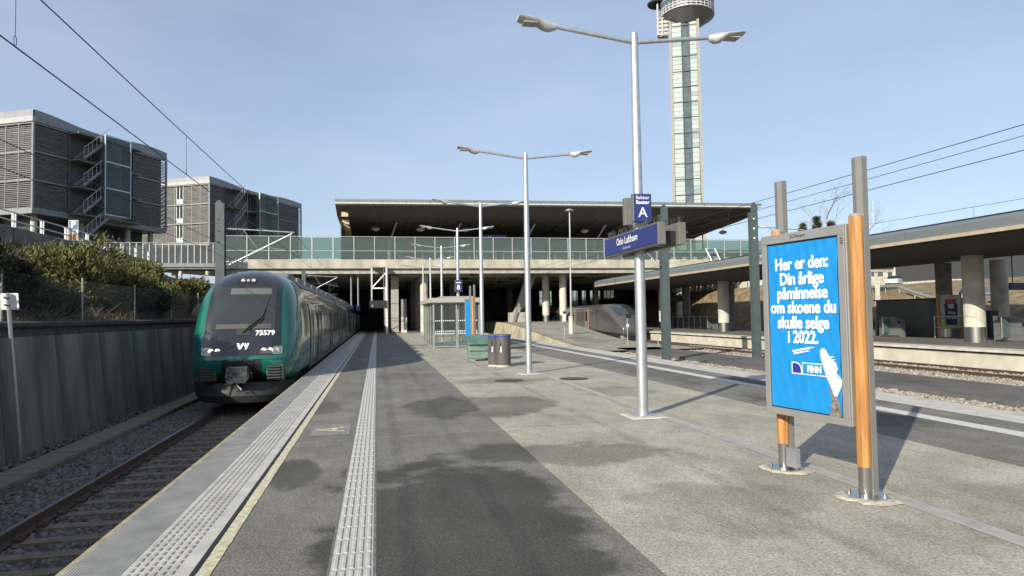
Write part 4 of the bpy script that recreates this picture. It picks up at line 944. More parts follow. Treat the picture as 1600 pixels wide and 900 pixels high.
# middle platform with ramp
mp_ = thing('middle_platform', (17.4, 42, -.8), 'sunlit middle platform whose end ramps down to the service path', 'platform'); struct(mp_); del mp_['category'], mp_['label']
def zr(y, x=14.5): f_ = (x-13.95)/6.9; return -.62 + 1.5*sm((y-40-11*f_)/(36-11*f_))
ysr = [40+i*3 for i in range(12)]+[76, 100, 120]
MB().grid(lambda u, v: (u, v, zr(v, u)), [13.95, 15, 16, 17, 18, 19, 20, 20.85], ysr).build('ramp_surface', asphalt('middle_platform_asphalt', (.27, .25, .21), [(17, 52, 1.5, 3, .4)]), mp_, smooth=True)
MB().grid(lambda u, v: (13.95, v, -1.06 if u else zr(v)), [0, 1], ysr).build('side_wall', M('ramp_wall_concrete', (.40, .36, .25), .85, var=.25, scale=1.2), mp_); MB().grid(lambda u, v: (20.85, v, zr(v, 20.85) if u else -1.06), [0, 1], ysr).build('side_wall', CONC, mp_)
MB().grid(lambda u, v: (13.9+u*.22, v, zr(v)+.03), [0, 1], ysr).build('edge_band', CONC_D, mp_)
t = thing('slim_pole', (17.2, 59, .3), 'tall slim pale pole with disc head and concrete foot on the middle platform', 'pole')
MB().tube([(17.2, 58, .2), (17.25, 58, 11.2)], [.09, .06], 10).build('pole', GALV, t); MB().tube([(17.2, 58, zr(58, 17.2)-.05), (17.2, 58, zr(58, 17.2)+1.6)], .22, 10).build('foot', CONC_L, t); MB().lathe([(.1, 11.0), (.42, 11.1), (.42, 11.18), (.1, 11.3)], (17.25, 58, 0), 16).build('head', GREYM, t)
for (x, y, h_, pl, lab) in ((15.0, 52.5, 1.95, 1, 'small white track sign on a thin post by the ramp wall'), (17.7, 45.5, 2.0, 2, 'thin post with small dark box sign in front of the silver train'), (19.6, 44.5, 1.05, 0, 'short pale marker post at the foot of the ramp')):
    t = thing('marker_post', (x, y, zr(y, x)), lab, 'post', 'thin posts on the ramp'); MB().tube([(x, y, zr(y, x)-.05), (x, y, zr(y, x)+h_)], .03, 8).build('post', GALV, t)
    if pl == 1: bx('plate', (x-.1, x+.1, y-.04, y-.03, zr(y, x)+1.4, zr(y, x)+2.0), WHITE, t); bx('plate', (x-.14, x+.14, y-.04, y-.03, zr(y, x)+1.0, zr(y, x)+1.38), GREYM, t); MB().lathe([(.02, 2.0), (.12, 2.05), (.12, 2.2), (.02, 2.25)], (x, y, zr(y, x)), 10).build('lamp', BLACK, t)
    if pl == 2: bx('box', (x-.05, x+.28, y-.1, y+.1, zr(y, x)+2.0, zr(y, x)+2.28), BLACK, t); bx('plate', (x-.08, x+.08, y-.05, y-.035, zr(y, x)+1.35, zr(y, x)+1.55), WHITE, t)

# silver train
SX = 22.3; sv = thing('silver_train', (SX, 56, -.63), 'silver streamlined airport train with pointed nose waiting under the deck', 'train')
SIL = M('silver_paint', (.13, .13, .128), .33, .6, var=.08, scale=.5, coat=.3)
m = MB(); k = 28
def ssec(y):
    f_ = min(1, max(0, (y-55.6)/4.6)); w = 1.5*(.70+.30*math.sin(f_*math.pi/2)**.6); zt = .55 + (2.62-.55)*math.sin(f_*math.pi/2)**.85; zb = -.38 + .0*f_
    pts = []
    for i in range(k):
        a = 2*math.pi*i/k; cx, cz = math.cos(a), math.sin(a); e = .55
        pts.append((SX+w*math.copysign(abs(cx)**e, cx), y, (zt+zb)/2+(zt-zb)/2*math.copysign(abs(cz)**e, cz)))
    return pts
yss = [55.6, 55.65, 55.75, 56, 56.4, 57, 57.7, 58.5, 59.5, 60.5, 62.1, 78, 78.01, 100]
for y in yss: m.v += ssec(y)
for j in range(len(yss)-1):
    for i in range(k): m.f.append((j*k+i, j*k+(i+1) % k, (j+1)*k+(i+1) % k, (j+1)*k+i))
m.f.append(tuple(reversed(range(k)))); m.build('body', SIL, sv, smooth=True)
q = MB()
for j, y in enumerate((56.9, 57.5, 58.1, 58.9)):
    s_ = ssec(y); 
    for i in range(4, 11): q.v.append((SX+(s_[i][0]-SX)*1.0, y-.0, s_[i][2]+.02))
for j in range(3):
    for i in range(6): q.f.append((j*7+i, j*7+i+1, (j+1)*7+i+1, (j+1)*7+i))
q.build('windscreen', SCREEN, sv)
for s in (-1, 1):
    for dx in (.25, .45): p = (SX+s*dx, 55.55, .42); MB().tube([p, (p[0], 55.8, .42)], .08, 10).build('headlight', M('silver_train_lamp', (.1, .1, .1), .2), sv)
bx('obstacle_deflector', (SX-1.0, SX+1.0, 56.0, 56.6, -.62, -.28), M('deflector_grey', (.22, .22, .21), .5), sv, bevel=.05); bx('underframe', (SX-1.2, SX+1.2, 56.6, 100, -.6, -.2), BLACK, sv)
for y in (64, 68.5): d = bx('door', (SX-1.53, SX-1.49, y, y+1.2, .02, 2.15), M('silver_train_door', (.20, .20, .195), .35, .4), sv); bx('door_edge', (SX-1.56, SX-1.52, y-.06, y, 0, 2.2), M('door_orange', (.45, .22, .12), .5), d); bx('door_glass', (SX-1.55, SX-1.535, y+.3, y+.9, 1.0, 1.95), GLASSD, d)
for j in range(6): y = 70.5+j*3; bx('window_strip', (SX-1.52, SX-1.495, y, y+2.5, 1.05, 1.85), GLASSD, sv)
bx('stripe', (SX-1.515, SX-1.498, 62.5, 100, 1.95, 2.02), M('train_red_stripe', (.3, .1, .06), .5), sv)

# ================================================================ FAR PLATFORM
fx = 24.0
fp = bpy.data.objects.new('far_platform', None); COL.objects.link(fp); fp.location = (fx, 20, -.8); struct(fp)
bx('platform_body', (fx+.28, 34.9, -10, 72, -1.2, -.1), CONC_D, fp)
FW = M('far_wall_concrete', (.47, .44, .36), .85, var=.18, scale=1.3, bump=.15, bscale=20)
for i in range(27): bx('wall_panel', (fx+.12, fx+.30, -9+i*3.0+.012, -9+(i+1)*3.0-.012, -.9, -.12), FW, fp)
for i in range(54): bx('edge_slab', (fx-.05, fx+1.1, -9+i*1.5+.005, -9+(i+1)*1.5-.005, -.055, .05), CONC_L, fp)
bx('shadow_gap', (fx+.16, fx+.4, -9, 72, -.118, -.056), BLACK, fp)
bx('asphalt_surface', (fx+1.1, 34.9, -10, 72, -.1, .045), asphalt('far_platform_asphalt', (.13, .125, .115), [(27, 30, 1, 3, .3)]), fp)
# canopy
cn = thing('platform_canopy', (29, 30, 4), 'long low grey platform roof over the far ticket gates', 'canopy')
ROOFC = M('canopy_zinc', (.17, .195, .20), .5, .25, var=.12, scale=.6, stretch=(1, .1, 1))
for i in range(26):
    y0 = -12+i*3.2; y1 = y0+3.18
    MB().prism([(23.9, y0, 4.86), (23.9, y0, 5.22), (24.3, y0, 5.42), (29, y0, 5.85), (34, y0, 5.5), (34, y0, 5.15)], (0, y1-y0, 0)).build('roof_panel', ROOFC, cn)
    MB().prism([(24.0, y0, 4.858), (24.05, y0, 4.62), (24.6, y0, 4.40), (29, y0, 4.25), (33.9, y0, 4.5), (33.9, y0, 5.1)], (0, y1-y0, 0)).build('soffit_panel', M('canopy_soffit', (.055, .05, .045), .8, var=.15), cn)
bx('edge_trim', (23.86, 23.99, -12, 71, 4.70, 4.855), M('canopy_trim', (.36, .30, .22), .6, var=.1), cn)
m = MB()
for k in range(3): m.tube([(24.6+k*1.6, -12, 5.50+k*.14), (24.6+k*1.6, 71, 5.50+k*.14)], .03, 6)
m.build('snow_guard', DARK, cn)
Gc = 'round columns carrying the far platform roof'
for y, lab in ((27.4, 'thick round column between the ticket gates, lit below and shaded above'), (39.4, 'round column between the thick lit one and the one by the grey gates'), (51.4, 'round column on the far platform by the grey gates'), (63.4, 'round column on the far platform by the station deck')):
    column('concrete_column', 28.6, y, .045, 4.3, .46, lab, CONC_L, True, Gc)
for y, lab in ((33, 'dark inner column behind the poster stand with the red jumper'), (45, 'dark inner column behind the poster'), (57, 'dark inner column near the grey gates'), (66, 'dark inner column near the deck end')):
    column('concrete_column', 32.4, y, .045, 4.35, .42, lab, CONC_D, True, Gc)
column('concrete_column', 34.3, 31.2, .045, 4.4, .42, 'round pale column beyond the silver car under the roof', CONC_L, True, Gc)
# fare gates
GM = M('gate_grey', (.19, .195, .19), .4, .4, var=.1)
def gate(x, y, lab):
    t = thing('ticket_gate', (x, y, .045), lab, 'ticket gate', 'ticket gates on the far platform')
    MB().prism([(x, y, .045), (x, y+1.75, .045), (x, y+1.75, 1.02), (x, y+1.45, 1.22), (x, y+.75, 1.26), (x, y+.32, 1.12), (x, y, .98)], (.32, 0, 0)).build('cabinet', GM, t, bevel=.03)
    bx('reader', (x-.02, x+.0, y+.04, y+.24, .82, 1.0), BLACK, t); bx('glass_door', (x-.45, x-.01, y+.86, y+.89, .3, 1.15), GLASS, t); MB().tube([(x-.46, y+.875, .25), (x-.46, y+.875, 1.25)], .025, 8).build('door_edge', GALV, t); bx('kick_plate', (x-.006, x+.326, y+.1, y+1.65, .045, .16), STEEL, t)
    return t
g0 = None
for x, y, lab in ((30.2, 38.5, 'ticket gate at the end of the row beyond the kiosk'), (30.2, 36.3, 'middle ticket gate of the row in front of the kiosk'), (30.2, 33.9, 'ticket gate right beside the tubular steel barrier'), (29.6, 25.6, 'ticket gate next to the thick round column'), (29.6, 23.6, 'ticket gate with the red and white barrier leaning on it'), (30.2, 55.5, 'ticket gate next to the dark-panelled steel railing'), (30.2, 53.0, 'ticket gate one step along from the dark-panelled railing'), (30.2, 66, 'farthest ticket gate near the deck end')):
    gate(x, y, lab)
t = thing('red_barrier', (29.3, 23.9, .05), 'red and white folded safety barrier leaning at a ticket gate', 'barrier')
for a, b, mt in (((29.25, 24.0, .1), (29.2, 24.3, 1.1), 'r'), ((29.2, 24.35, 1.05), (29.2, 23.4, .45), 'w'), ((29.22, 23.9, .1), (29.2, 23.5, 1.1), 'r'), ((29.18, 24.2, .75), (29.18, 23.7, .9), 'r')):
    MB().prism([(a[0], a[1]-.06, a[2]), (a[0], a[1]+.06, a[2]), (b[0], b[1]+.06, b[2]), (b[0], b[1]-.06, b[2])], (.04, 0, 0)).build('board', M('barrier_red', (.62, .03, .025), .5) if mt == 'r' else WHITE, t)
# railing and low wall between gates
t = thing('platform_railing', (31, 58, .05), 'steel post railing with dark panels at the back of the far platform', 'railing')
for i in range(9): bx('post', (31.0, 31.06, 56.5+i*1.25, 56.56+i*1.25, .05, 1.25), GALV, t)
bx('rail', (31.0, 31.06, 56.4, 66.6, 1.25, 1.31), GALV, t)
for i in range(8): bx('panel', (31.02, 31.04, 56.6+i*1.25, 57.7+i*1.25, .2, 1.15), M('railing_panel', (.07, .07, .07), .4), t)
# kiosk box, gate housings and small poster
t = thing('kiosk', (31.5, 34.5, .05), 'dark grey metal kiosk box behind the ticket gates', 'kiosk'); bx('body', (32.2, 34.6, 33.9, 38.2, .05, 2.25), M('kiosk_grey', (.12, .125, .125), .5, .2, var=.1), t, bevel=.02); bx('roof', (32.1, 34.7, 33.8, 38.3, 2.25, 2.33), DARK, t)
t = thing('poster_stand', (32, 32.6, .05), 'small poster of a red-topped figure between wooden posts by the kiosk', 'poster')
bx('board', (31.7, 33.05, 32.55, 32.62, .55, 2.5), M('poster_green', (.36, .48, .20), .5, var=.3, scale=2), t); bx('poster_top', (31.76, 32.99, 32.53, 32.548, 1.35, 2.42), M('poster_grey', (.45, .45, .43), .5), t)
MB().prism([(32.05, 32.528, 1.95), (32.70, 32.528, 1.95), (32.78, 32.528, 2.25), (31.95, 32.528, 2.25)], (0, -.004, 0)).build('red_top', M('poster_red', (.45, .04, .05), .5), t)
MB().prism([(32.0, 32.526, .75), (32.75, 32.526, .75), (32.82, 32.526, 1.95), (32.6, 32.526, 2.1), (32.55, 32.526, 1.7), (32.2, 32.526, 1.7), (32.12, 32.526, 2.1), (31.9, 32.526, 1.95)], (0, -.004, 0)).build('figure', M('poster_dark', (.02, .022, .035), .5), t)
text('headline', 'Made', .24, (32.4, 32.518, 1.45), (1, 0, 0), (0, 0, 1), WHITE, t); text('headline', 'for play', .24, (32.4, 32.518, 1.2), (1, 0, 0), (0, 0, 1), WHITE, t, .006)
for x in (31.55, 33.1): MB().tube([(x, 32.6, .05), (x, 32.6, 2.6)], .07, 12).build('post', WOOD, t)
t = thing('steel_barrier', (31, 33, .05), 'tubular steel barrier in front of the small poster', 'barrier'); MB().tube([(30.9, 32.2, .05), (30.9, 32.2, 1.25), (32.9, 32.2, 1.25), (32.9, 32.2, .05)], .035, 8).build('frame', GALV, t); bx('crossbar', (30.93, 32.87, 32.18, 32.22, .62, .66), GALV, t)
t = thing('ticket_machine', (33.6, 31.2, .05), 'dark ticket machine with pale screen beside the thick column', 'ticket machine'); bx('cabinet', (33.4, 34.3, 31, 31.6, .05, 1.55), DARK, t, bevel=.03); bx('screen', (33.55, 33.85, 30.985, 30.998, .9, 1.25), WHITE, t)
t = thing('hanging_sign', (34, 30, 2.6), 'dark blue hanging direction sign under the far platform roof', 'sign'); bx('board', (32.6, 35.6, 29, 29.12, 2.62, 3.0), BLUE, t); 
for x in (32.8, 33.8): MB().tube([(x, 29.06, 3.0), (x, 29.06, 4.6)], .025, 6).build('hanger', DARK, t)
for z in (2.71, 2.86): bx('faded_line', (33.3, 34.9, 28.985, 28.998, z, z+.05), M('sign_text_dim', (.08, .08, .12), .5), t)
for x, y in ((27.2, 42.0), (27.4, 60)):
    t = thing('hanging_display', (x, y, 2.9), 'black hanging information display behind the second green mast' if y < 50 else 'black hanging information display beside the first green mast', 'display', 'hanging displays under the far roof'); bx('housing', (x-.1, x+1.7, y, y+.2, 2.75, 3.35), BLACK, t)
    for d in (.1, 1.4): MB().tube([(x+d, y+.1, 3.35), (x+d, y+.1, 4.35)], .025, 6).build('hanger', DARK, t)
t = thing('roof_mast', (27, 22.5, 5.7), 'short pale vent pipe standing on the far platform roof', 'pipe'); MB().tube([(27.0, 22.5, 5.5), (27.0, 22.5, 7.6)], .13, 12).build('pipe', GALV, t)

# cars on the bank road
def car(loc, rz_, paint, lab, extra=None):
    x, y, z = loc; t = thing('parked_car', loc, lab, 'car', 'cars on the bank'); t.rotation_euler.z = rz_
    q = MB(); sec = [(-2.15, .35, .75, .70), (-2.05, .3, .88, .80), (-1.2, .28, .95, .86), (-.55, .28, 1.0, .88), (1.3, .28, 1.02, .88), (2.0, .3, .95, .84), (2.18, .4, .80, .74)]
    for yy, zb, zt, w in sec: q.v += [(-w, yy, zb), (w, yy, zb), (w+.02, yy, (zb+zt)/2), (w-.06, yy, zt), (-w+.06, yy, zt), (-w-.02, yy, (zb+zt)/2)]
    for j in range(len(sec)-1):
        for i in range(6): q.f.append((j*6+i, j*6+(i+1) % 6, (j+1)*6+(i+1) % 6, (j+1)*6+i))
    q.f.append(tuple(range(5, -1, -1))); q.f.append(tuple(len(sec)*6-6+i for i in range(6)))
    o = q.build('body', paint, None, smooth=40); o.parent = t
    q = MB(); cab_ = [(-1.0, .96, .80), (-.25, 1.42, .66), (.9, 1.46, .66), (1.75, 1.02, .76)]
    for yy, zt, w in cab_: q.v += [(-w, yy, zt), (w, yy, zt)]
    q.v += [(-.8, -1.0, .9), (.8, -1.0, .9), (.8, 1.75, .95), (-.8, 1.75, .95)]
    q.f += [(0, 1, 3, 2), (2, 3, 5, 4), (4, 5, 7, 6), (0, 2, 4, 6), (1, 7, 5, 3)]
    g = q.build('cabin_glass', GLASSD, None); g.parent = t
    o = MB().grid(lambda u, v: (u, v[0], v[1]+.015), [-.62, .62], [(-.22, 1.425), (.3, 1.46), (.9, 1.465)]).build('roof', paint, None); o.parent = t
    for s in (-1, 1):
        for yy in (-1.35, 1.35):
            o = MB().tube([(s*.70, yy, .31), (s*.90, yy, .31)], .31, 16).build('wheel', BLACK, None); o.parent = t
            r_ = MB().tube([(s*.89, yy, .31), (s*.915, yy, .31)], .2, 12).build('rim', GALV, None); r_.parent = o
        o = MB().box(s*.55-.16, s*.55+.16, -2.2, -2.12, .55, .68).build('tail_light', M('tail_red', (.35, .02, .02), .3), None); o.parent = t
    return t
def on_r(px_x, y): return px_x
car((47.5, 45.5, hr(47.5, 45.5)), R(-62), M('car_silver', (.42, .43, .43), .3, .5), 'silver hatchback car parked on the bank behind the thick column')
car((74, 84, hr(74, 84)), R(-50), M('car_white', (.75, .76, .74), .3), 'white car with green rear panel on the road above the bank')
# road rail and fence posts on the bank
t = thing('crash_barrier', (50, 60, 2.5), 'curving steel crash barrier along the road on the bank', 'barrier')
pts = [(44+i*2.2, 40+i*4.2+.03*i*i, hr(44+i*2.2, 40+i*4.2+.03*i*i)+.7) for i in range(14)]; MB().tube(pts, .14, 6).build('beam', GALV, t)
for p in pts: MB().tube([(p[0], p[1], p[2]-.9), p], .05, 6).build('post', GALV, t)
t = thing('bank_fence', (46, 34, 1), 'wooden post and rail fence on the dry bank behind the gates', 'fence')
for i in range(9): x = 43+i*1.9; y = 34+i*1.2; MB().tube([(x, y, hr(x, y)-.2), (x, y, hr(x, y)+1.1)], .06, 6).build('post', M('fence_wood', (.32, .27, .2), .9), t)
for i in range(0, 8, 2): x = 43+i*1.9; y = 34+i*1.2; MB().tube([(x, y, hr(x, y)+1.0), (x+1.9, y+1.2, hr(x+1.9, y+1.2)+.3)], .04, 6).build('brace', MATS['fence_wood'], t)
# low building with white piers above the bank and dark wall
t = thing('low_building', (95, 150, 5), 'low far building with a row of white piers above the bank', 'building')
bx('wall', (55, 150, 150, 160, 0, 16), M('far_wall_grey', (.10, .105, .11), .6), t); bx('roof', (54, 151, 149, 161, 16, 16.8), ROOFM, t)
for i in range(34): bx('pier', (56+i*2.8, 56.9+i*2.8, 149.3, 149.9, 0, 15), M('pier_white', (.6, .6, .57), .6), t)
t = thing('pier_fence', (42.5, 70, 4), 'row of pale upright boards along the top of the near bank', 'fence')
for i in range(46):
    y = 50+i*1.05; x = 42.5
    bx('board', (x, x+.1, y, y+.45+.2*(i%3), hr(x, y)-.2, hr(x, y)+2.1), M('board_pale', (.5, .48, .43), .8, var=.2), t)
t = thing('parapet_wall', (80, 110, 6), 'pale concrete parapet wall along the road at the top of the bank', 'wall'); bx('wall', (66, 130, 112, 112.5, 4, 8.0), CONC_L, t)
t = thing('dark_building', (75, 70, 3), 'dark cladded building seen beneath the far platform roof', 'building'); bx('wall', (84, 120, 84, 95, 5, 14), M('dark_cladding', (.05, .052, .056), .6, var=.1), t); bx('plinth', (83.8, 120, 83.8, 95.2, 3, 6.0), CONC_L, t)

# trees behind the station
PINE = M('spruce_needles', (.022, .035, .02), .85, var=.5, scale=.8)
def spruce(x, y, z0, h, lab, n=260):
    t = thing('spruce_tree', (x, y, z0), lab, 'tree', 'spruces on the skyline'); MB().tube([(x, y, z0), (x, y, z0+h)], [.22, .03], 8).build('trunk', BARK, t)
    cs, od_ = [], []
    for i in range(n):
        f_ = rng.uniform(.12, 1)**.8; r_ = (1-f_)*h*.24*rng.uniform(.4, 1.0)+.1; a = rng.uniform(0, 6.28); cs.append((x+r_*math.cos(a), y+r_*math.sin(a), z0+h*f_-.12*r_)); od_.append((math.cos(a), math.sin(a), -.25))
    leaves('crown', cs, od_, PINE, t, 24, (.3, .7), .07, .45, .4)
def bare_tree(x, y, z0, h, lab, seed=1, mat=None):
    t = thing('birch_tree', (x, y, z0), lab, 'tree', 'leafless birches on the skyline'); rs = random.Random(seed); q = MB(); tw_ = MB()
    def br(p, d, l, r, lev):
        n_ = 4; pts = [p]; 
        for i in range(n_):
            d = (d + Vector((rs.uniform(-.16, .16), rs.uniform(-.16, .16), .05 if lev < 2 else -.02))).normalized(); pts.append(pts[-1]+d*l/n_)
        (q if lev == 0 else tw_).tube(pts, [r*(1-.75*i/n_) for i in range(n_+1)], 5 if lev < 2 else 3, False)
        if lev < 4:
            for k in range(9 if lev == 0 else 4):
                i = rs.randint(1, n_) if lev else min(n_, 1+k*n_//9+rs.randint(0, 1)); a = rs.uniform(0, 6.28); nd = (d*.75 + Vector((math.cos(a), math.sin(a), rs.uniform(0, .5)))*.62).normalized(); br(pts[i], nd, l*(.42 if lev == 0 else .6)*rs.uniform(.7, 1.1), max(r*.4, .012), lev+1)
    br(Vector((x, y, z0)), Vector((.03, 0, 1)), h, h*.013, 0)
    q.build('trunk', mat or M('birch_bark', (.34, .30, .26), .9, var=.4, scale=2), t); tw_.build('crown', M('birch_twigs', (.13, .095, .075), .9), t)
bare_tree(101, 135, 5, 17.5, 'tall leafless birch rising between the two poster posts', 4)
bare_tree(111, 130, 5, 13.5, 'thin leafless birch beside the lattice radio mast', 8)
bare_tree(62, 50, hr(62, 50), 6.5, 'small leafless tree seen under the far platform roof', 5)
spruce(97.5, 138, 5, 16.8, 'narrow spruce tip just above the poster frame'); spruce(101.2, 138, 5, 18.4, 'taller pointed spruce above the poster frame'); spruce(105, 138, 5, 17.4, 'broad spruce tip below the leafless birch', 320); spruce(100, 140, 5, 15.6, 'smallest spruce tip between the two taller ones')
spruce(73.4, 60, hr(73.4, 60), 14.5, 'lone dark spruce standing above the far platform roof', 420)
t = thing('radio_mast', (116, 140, 5), 'slender white lattice radio mast among bare twigs', 'mast')
for dx, dy in ((0, 0), (.9, 0), (.45, .8)): MB().tube([(116+dx, 140+dy, 5), (116+dx, 140+dy, 26.5)], .08, 6).build('leg', WHITE, t)
for k in range(24): z = 7+k*.8; MB().tube([(116, 140, z), (116.9, 140, z+.8)] if k % 2 else [(116.9, 140, z), (116, 140, z+.8)], .04, 5).build('lattice_bar', WHITE, t)
MB().tube([(118.2, 140, 22), (118.2, 140, 28)], .04, 5).build('whip_aerial', WHITE, t); MB().tube([(116, 140, 22.2), (118.2, 140, 22.2)], .04, 5).build('aerial_arm', WHITE, t)

# ================================================================ PLATFORM FURNITURE
# lamp posts
def lamp():
    t = thing('lamp_post', (0, 0, 0), 'lamp', 'lamp post', 'double-armed lamp posts along the platform')
    MB().tube([(0, 0, .0), (0, 0, 3.2), (0, 0, 6.50)], [.092, .088, .062], 20).build('pole', GALV, t, smooth=40)
    MB().tube([(0, 0, 6.48), (0, 0, 6.58)], [.07, .055], 16).build('cap', GALV, t, smooth=40)
    MB().box(-.2, .2, -.2, .2, .0, .03).build('base_plate', GALV, t, bevel=.008)
    MB().box(-.3, .3, -.3, .3, -.05, .012).build('mortar_pad', CONC_L, t, bevel=.01)
    for s in (-1, 1):
        MB().tube([(0, 0, 6.42), (s*1.42, 0, 6.60)], .036, 12).build('arm', GALV, t, smooth=40)
        h = MB(); n = 9
        # flat LED head widening outwards, thick knuckle near the arm
        st_ = [(1.40, .05, .045, 6.60), (1.52, .09, .075, 6.60), (1.62, .13, .07, 6.62), (1.72, .15, .04, 6.655), (1.98, .16, .032, 6.69), (2.06, .14, .02, 6.70)]
        for x, w, th, z in st_:
            for i in range(12): a = 2*math.pi*i/12; h.v.append((s*x, w*math.cos(a), z+th*(math.sin(a) if math.sin(a) > 0 else math.sin(a)*1.4)))
        for j in range(len(st_)-1):
            for i in range(12): f_ = (j*12+i, j*12+(i+1) % 12, (j+1)*12+(i+1) % 12, (j+1)*12+i); h.f.append(f_ if s < 0 else tuple(reversed(f_)))
        h.f.append(tuple(range(12))); h.f.append(tuple(len(st_)*12-12+i for i in range(12)))
        hd = h.build('lamp_head', M('lamp_head_grey', (.50, .51, .51), .4, .2), t, smooth=45)
        MB().box(min(s*1.74, s*1.97), max(s*1.74, s*1.97), -.1, .1, 6.605, 6.628).build('led_panel', M('led_lens', (.30, .29, .26), .2), hd)
    return t
L0 = lamp(); labs = ['double lamp post carrying the blue station name sign', 'second double lamp post, by the two manhole covers', 'third double lamp post, behind the green grit bin', 'fourth double lamp post with the small blue 8 sign, at the shelter', 'fifth double lamp post, just past the shelter', 'sixth double lamp post, before the station deck', 'seventh double lamp post, closest to the station deck']
for i, lb in enumerate(labs):
    y = [10.68, 19.3, 28.2, 36.6, 46.0, 55.8, 64.6][i]
    o = L0 if i == 0 else copy_tree(L0, (0, 0, 0), lb)
    o.location = (4.4, y, 0); o['label'] = lb
# station name sign: two boxes either side of the pole
t = thing('station_sign', (4.4, 10.6, 2.7), 'long blue station name board with bird spikes on the first lamp post', 'sign')
WARM = M('sign_casing_grey', (.17, .165, .15), .5, .3, var=.06)
bx('casing', (4.17, 4.29, 9.36, 11.78, 2.78, 3.12), WARM, t, bevel=.006); bx('casing', (4.52, 4.64, 9.40, 11.82, 2.78, 3.12), WARM, t, bevel=.006)
bx('face', (4.155, 4.168, 9.40, 11.74, 2.805, 3.095), BLUE, t); bx('face', (4.641, 4.655, 9.44, 11.78, 2.805, 3.095), BLUE, t)
for y in (9.9, 10.68, 11.4): bx('bracket', (4.29, 4.52, y-.05, y+.05, 2.80, 2.86), GREYM, t)
bx('end_cap', (4.30, 4.515, 9.5, 9.8, 2.80, 3.0), BLACK, t)
text('station_name', 'Oslo Lufthavn', .17, (4.152, 10.62, 2.985), (0, -1, 0), (0, 0, 1), WHITE, t, .002, 1.0)
text('station_place', 'Gardermoen', .07, (4.152, 10.62, 2.86), (0, -1, 0), (0, 0, 1), M('sign_text_pale', (.5, .52, .6), .5), t, .0, 1.0)
q = MB(); rs = random.Random(4)
for i in range(150):
    for xx, y0, y1, zz in ((4.23, 9.4, 11.75, 3.12), (4.58, 9.42, 11.8, 3.12)):
        y = y0 + (y1-y0)*i/150; q.tube([(xx, y, zz), (xx+rs.uniform(-.07, .07), y+rs.uniform(-.03, .03), zz+.11)], .0022, 3, False)
tag(q.build('bird_spikes', DARK, t), kind='stuff')
t = thing('sector_sign', (4.4, 10.5, 3.2), 'upright blue sector A sign above the station name board', 'sign')
bx('casing', (4.215, 4.54, 10.44, 10.55, 3.27, 3.745), WARM, t, bevel=.006); bx('casing', (4.205, 4.53, 10.80, 10.91, 3.26, 3.735), WARM, t, bevel=.006); bx('face', (4.225, 4.53, 10.428, 10.439, 3.28, 3.735), BLUE, t); bx('clamp', (4.33, 4.45, 10.55, 10.80, 3.45, 3.55), GREYM, t)
text('word', 'Sektor', .082, (4.378, 10.426, 3.675), (1, 0, 0), (0, 0, 1), WHITE, t, .0005, 1.1); text('word', 'Sector', .082, (4.378, 10.426, 3.595), (1, 0, 0), (0, 0, 1), WHITE, t, .0025, 1.1)
text('letter', 'A', .24, (4.378, 10.426, 3.42), (1, 0, 0), (0, 0, 1), WHITE, t, .0005, 1.0)
t = thing('sector_sign', (4.4, 36.3, 3.5), 'small blue sector sign reading 8 on the lamp post at the shelter', 'sign')
bx('casing', (4.2, 4.6, 36.36, 36.46, 3.05, 3.70), WARM, t); bx('face', (4.22, 4.58, 36.345, 36.359, 3.07, 3.68), BLUE, t); text('numeral', '8', .36, (4.39, 36.34, 3.28), (1, 0, 0), (0, 0, 1), WHITE, t, .006); bx('word_bar', (4.27, 4.53, 36.335, 36.344, 3.53, 3.58), WHITE, t)
# litter bins: double hourglass column with blue rim
t = thing('litter_bin', (4.1, 22.3, 0), 'grey double litter bin with blue rim in front of the grit bin', 'bin')
BINM = M('bin_grey', (.105, .10, .095), .5, .2, var=.08)
for x, y, r_ in ((4.18, 22.2, .25), (3.93, 22.5, .22)):
    o = MB().lathe([(r_*.97, .06), (r_, .1), (r_, 1.02), (r_*1.03, 1.03), (r_*1.03, 1.08), (r_*.9, 1.10), (r_*.8, 1.06)], (x, y, 0), 28).build('drum', BINM, t, smooth=35)
    MB().lathe([(r_+.004, .0), (r_+.004, .06), (r_*.9, .06)], (x, y, 0), 20).build('foot', CONC_L, o)
    MB().lathe([(r_*1.035, 1.0), (r_*1.04, 1.0), (r_*1.04, 1.035), (r_*1.035, 1.035)], (x, y, 0), 28).build('rim_band', M('bin_blue', (.02, .04, .30), .4), o)
    a = math.radians(232); d = Vector((math.cos(a), math.sin(a), 0)); p = Vector((x, y, 0))+d*(r_+.006); s_ = Vector((-d.y, d.x, 0))
    MB().tube([p + Vector((0, 0, .95)), p + s_*.03 + Vector((0, 0, .8)), p + Vector((0, 0, .62)), p - s_*.01 + Vector((0, 0, .56))], .014, 6).build('slot', BLACK, o)
    MB().prism([p + s_*.02 + Vector((0, 0, .50)), p + s_*.06 + Vector((0, 0, .50)), p + s_*.06 + Vector((0, 0, .68)), p + s_*.02 + Vector((0, 0, .68))], -d*.004 if False else d*.004).build('sticker', WHITE, o)
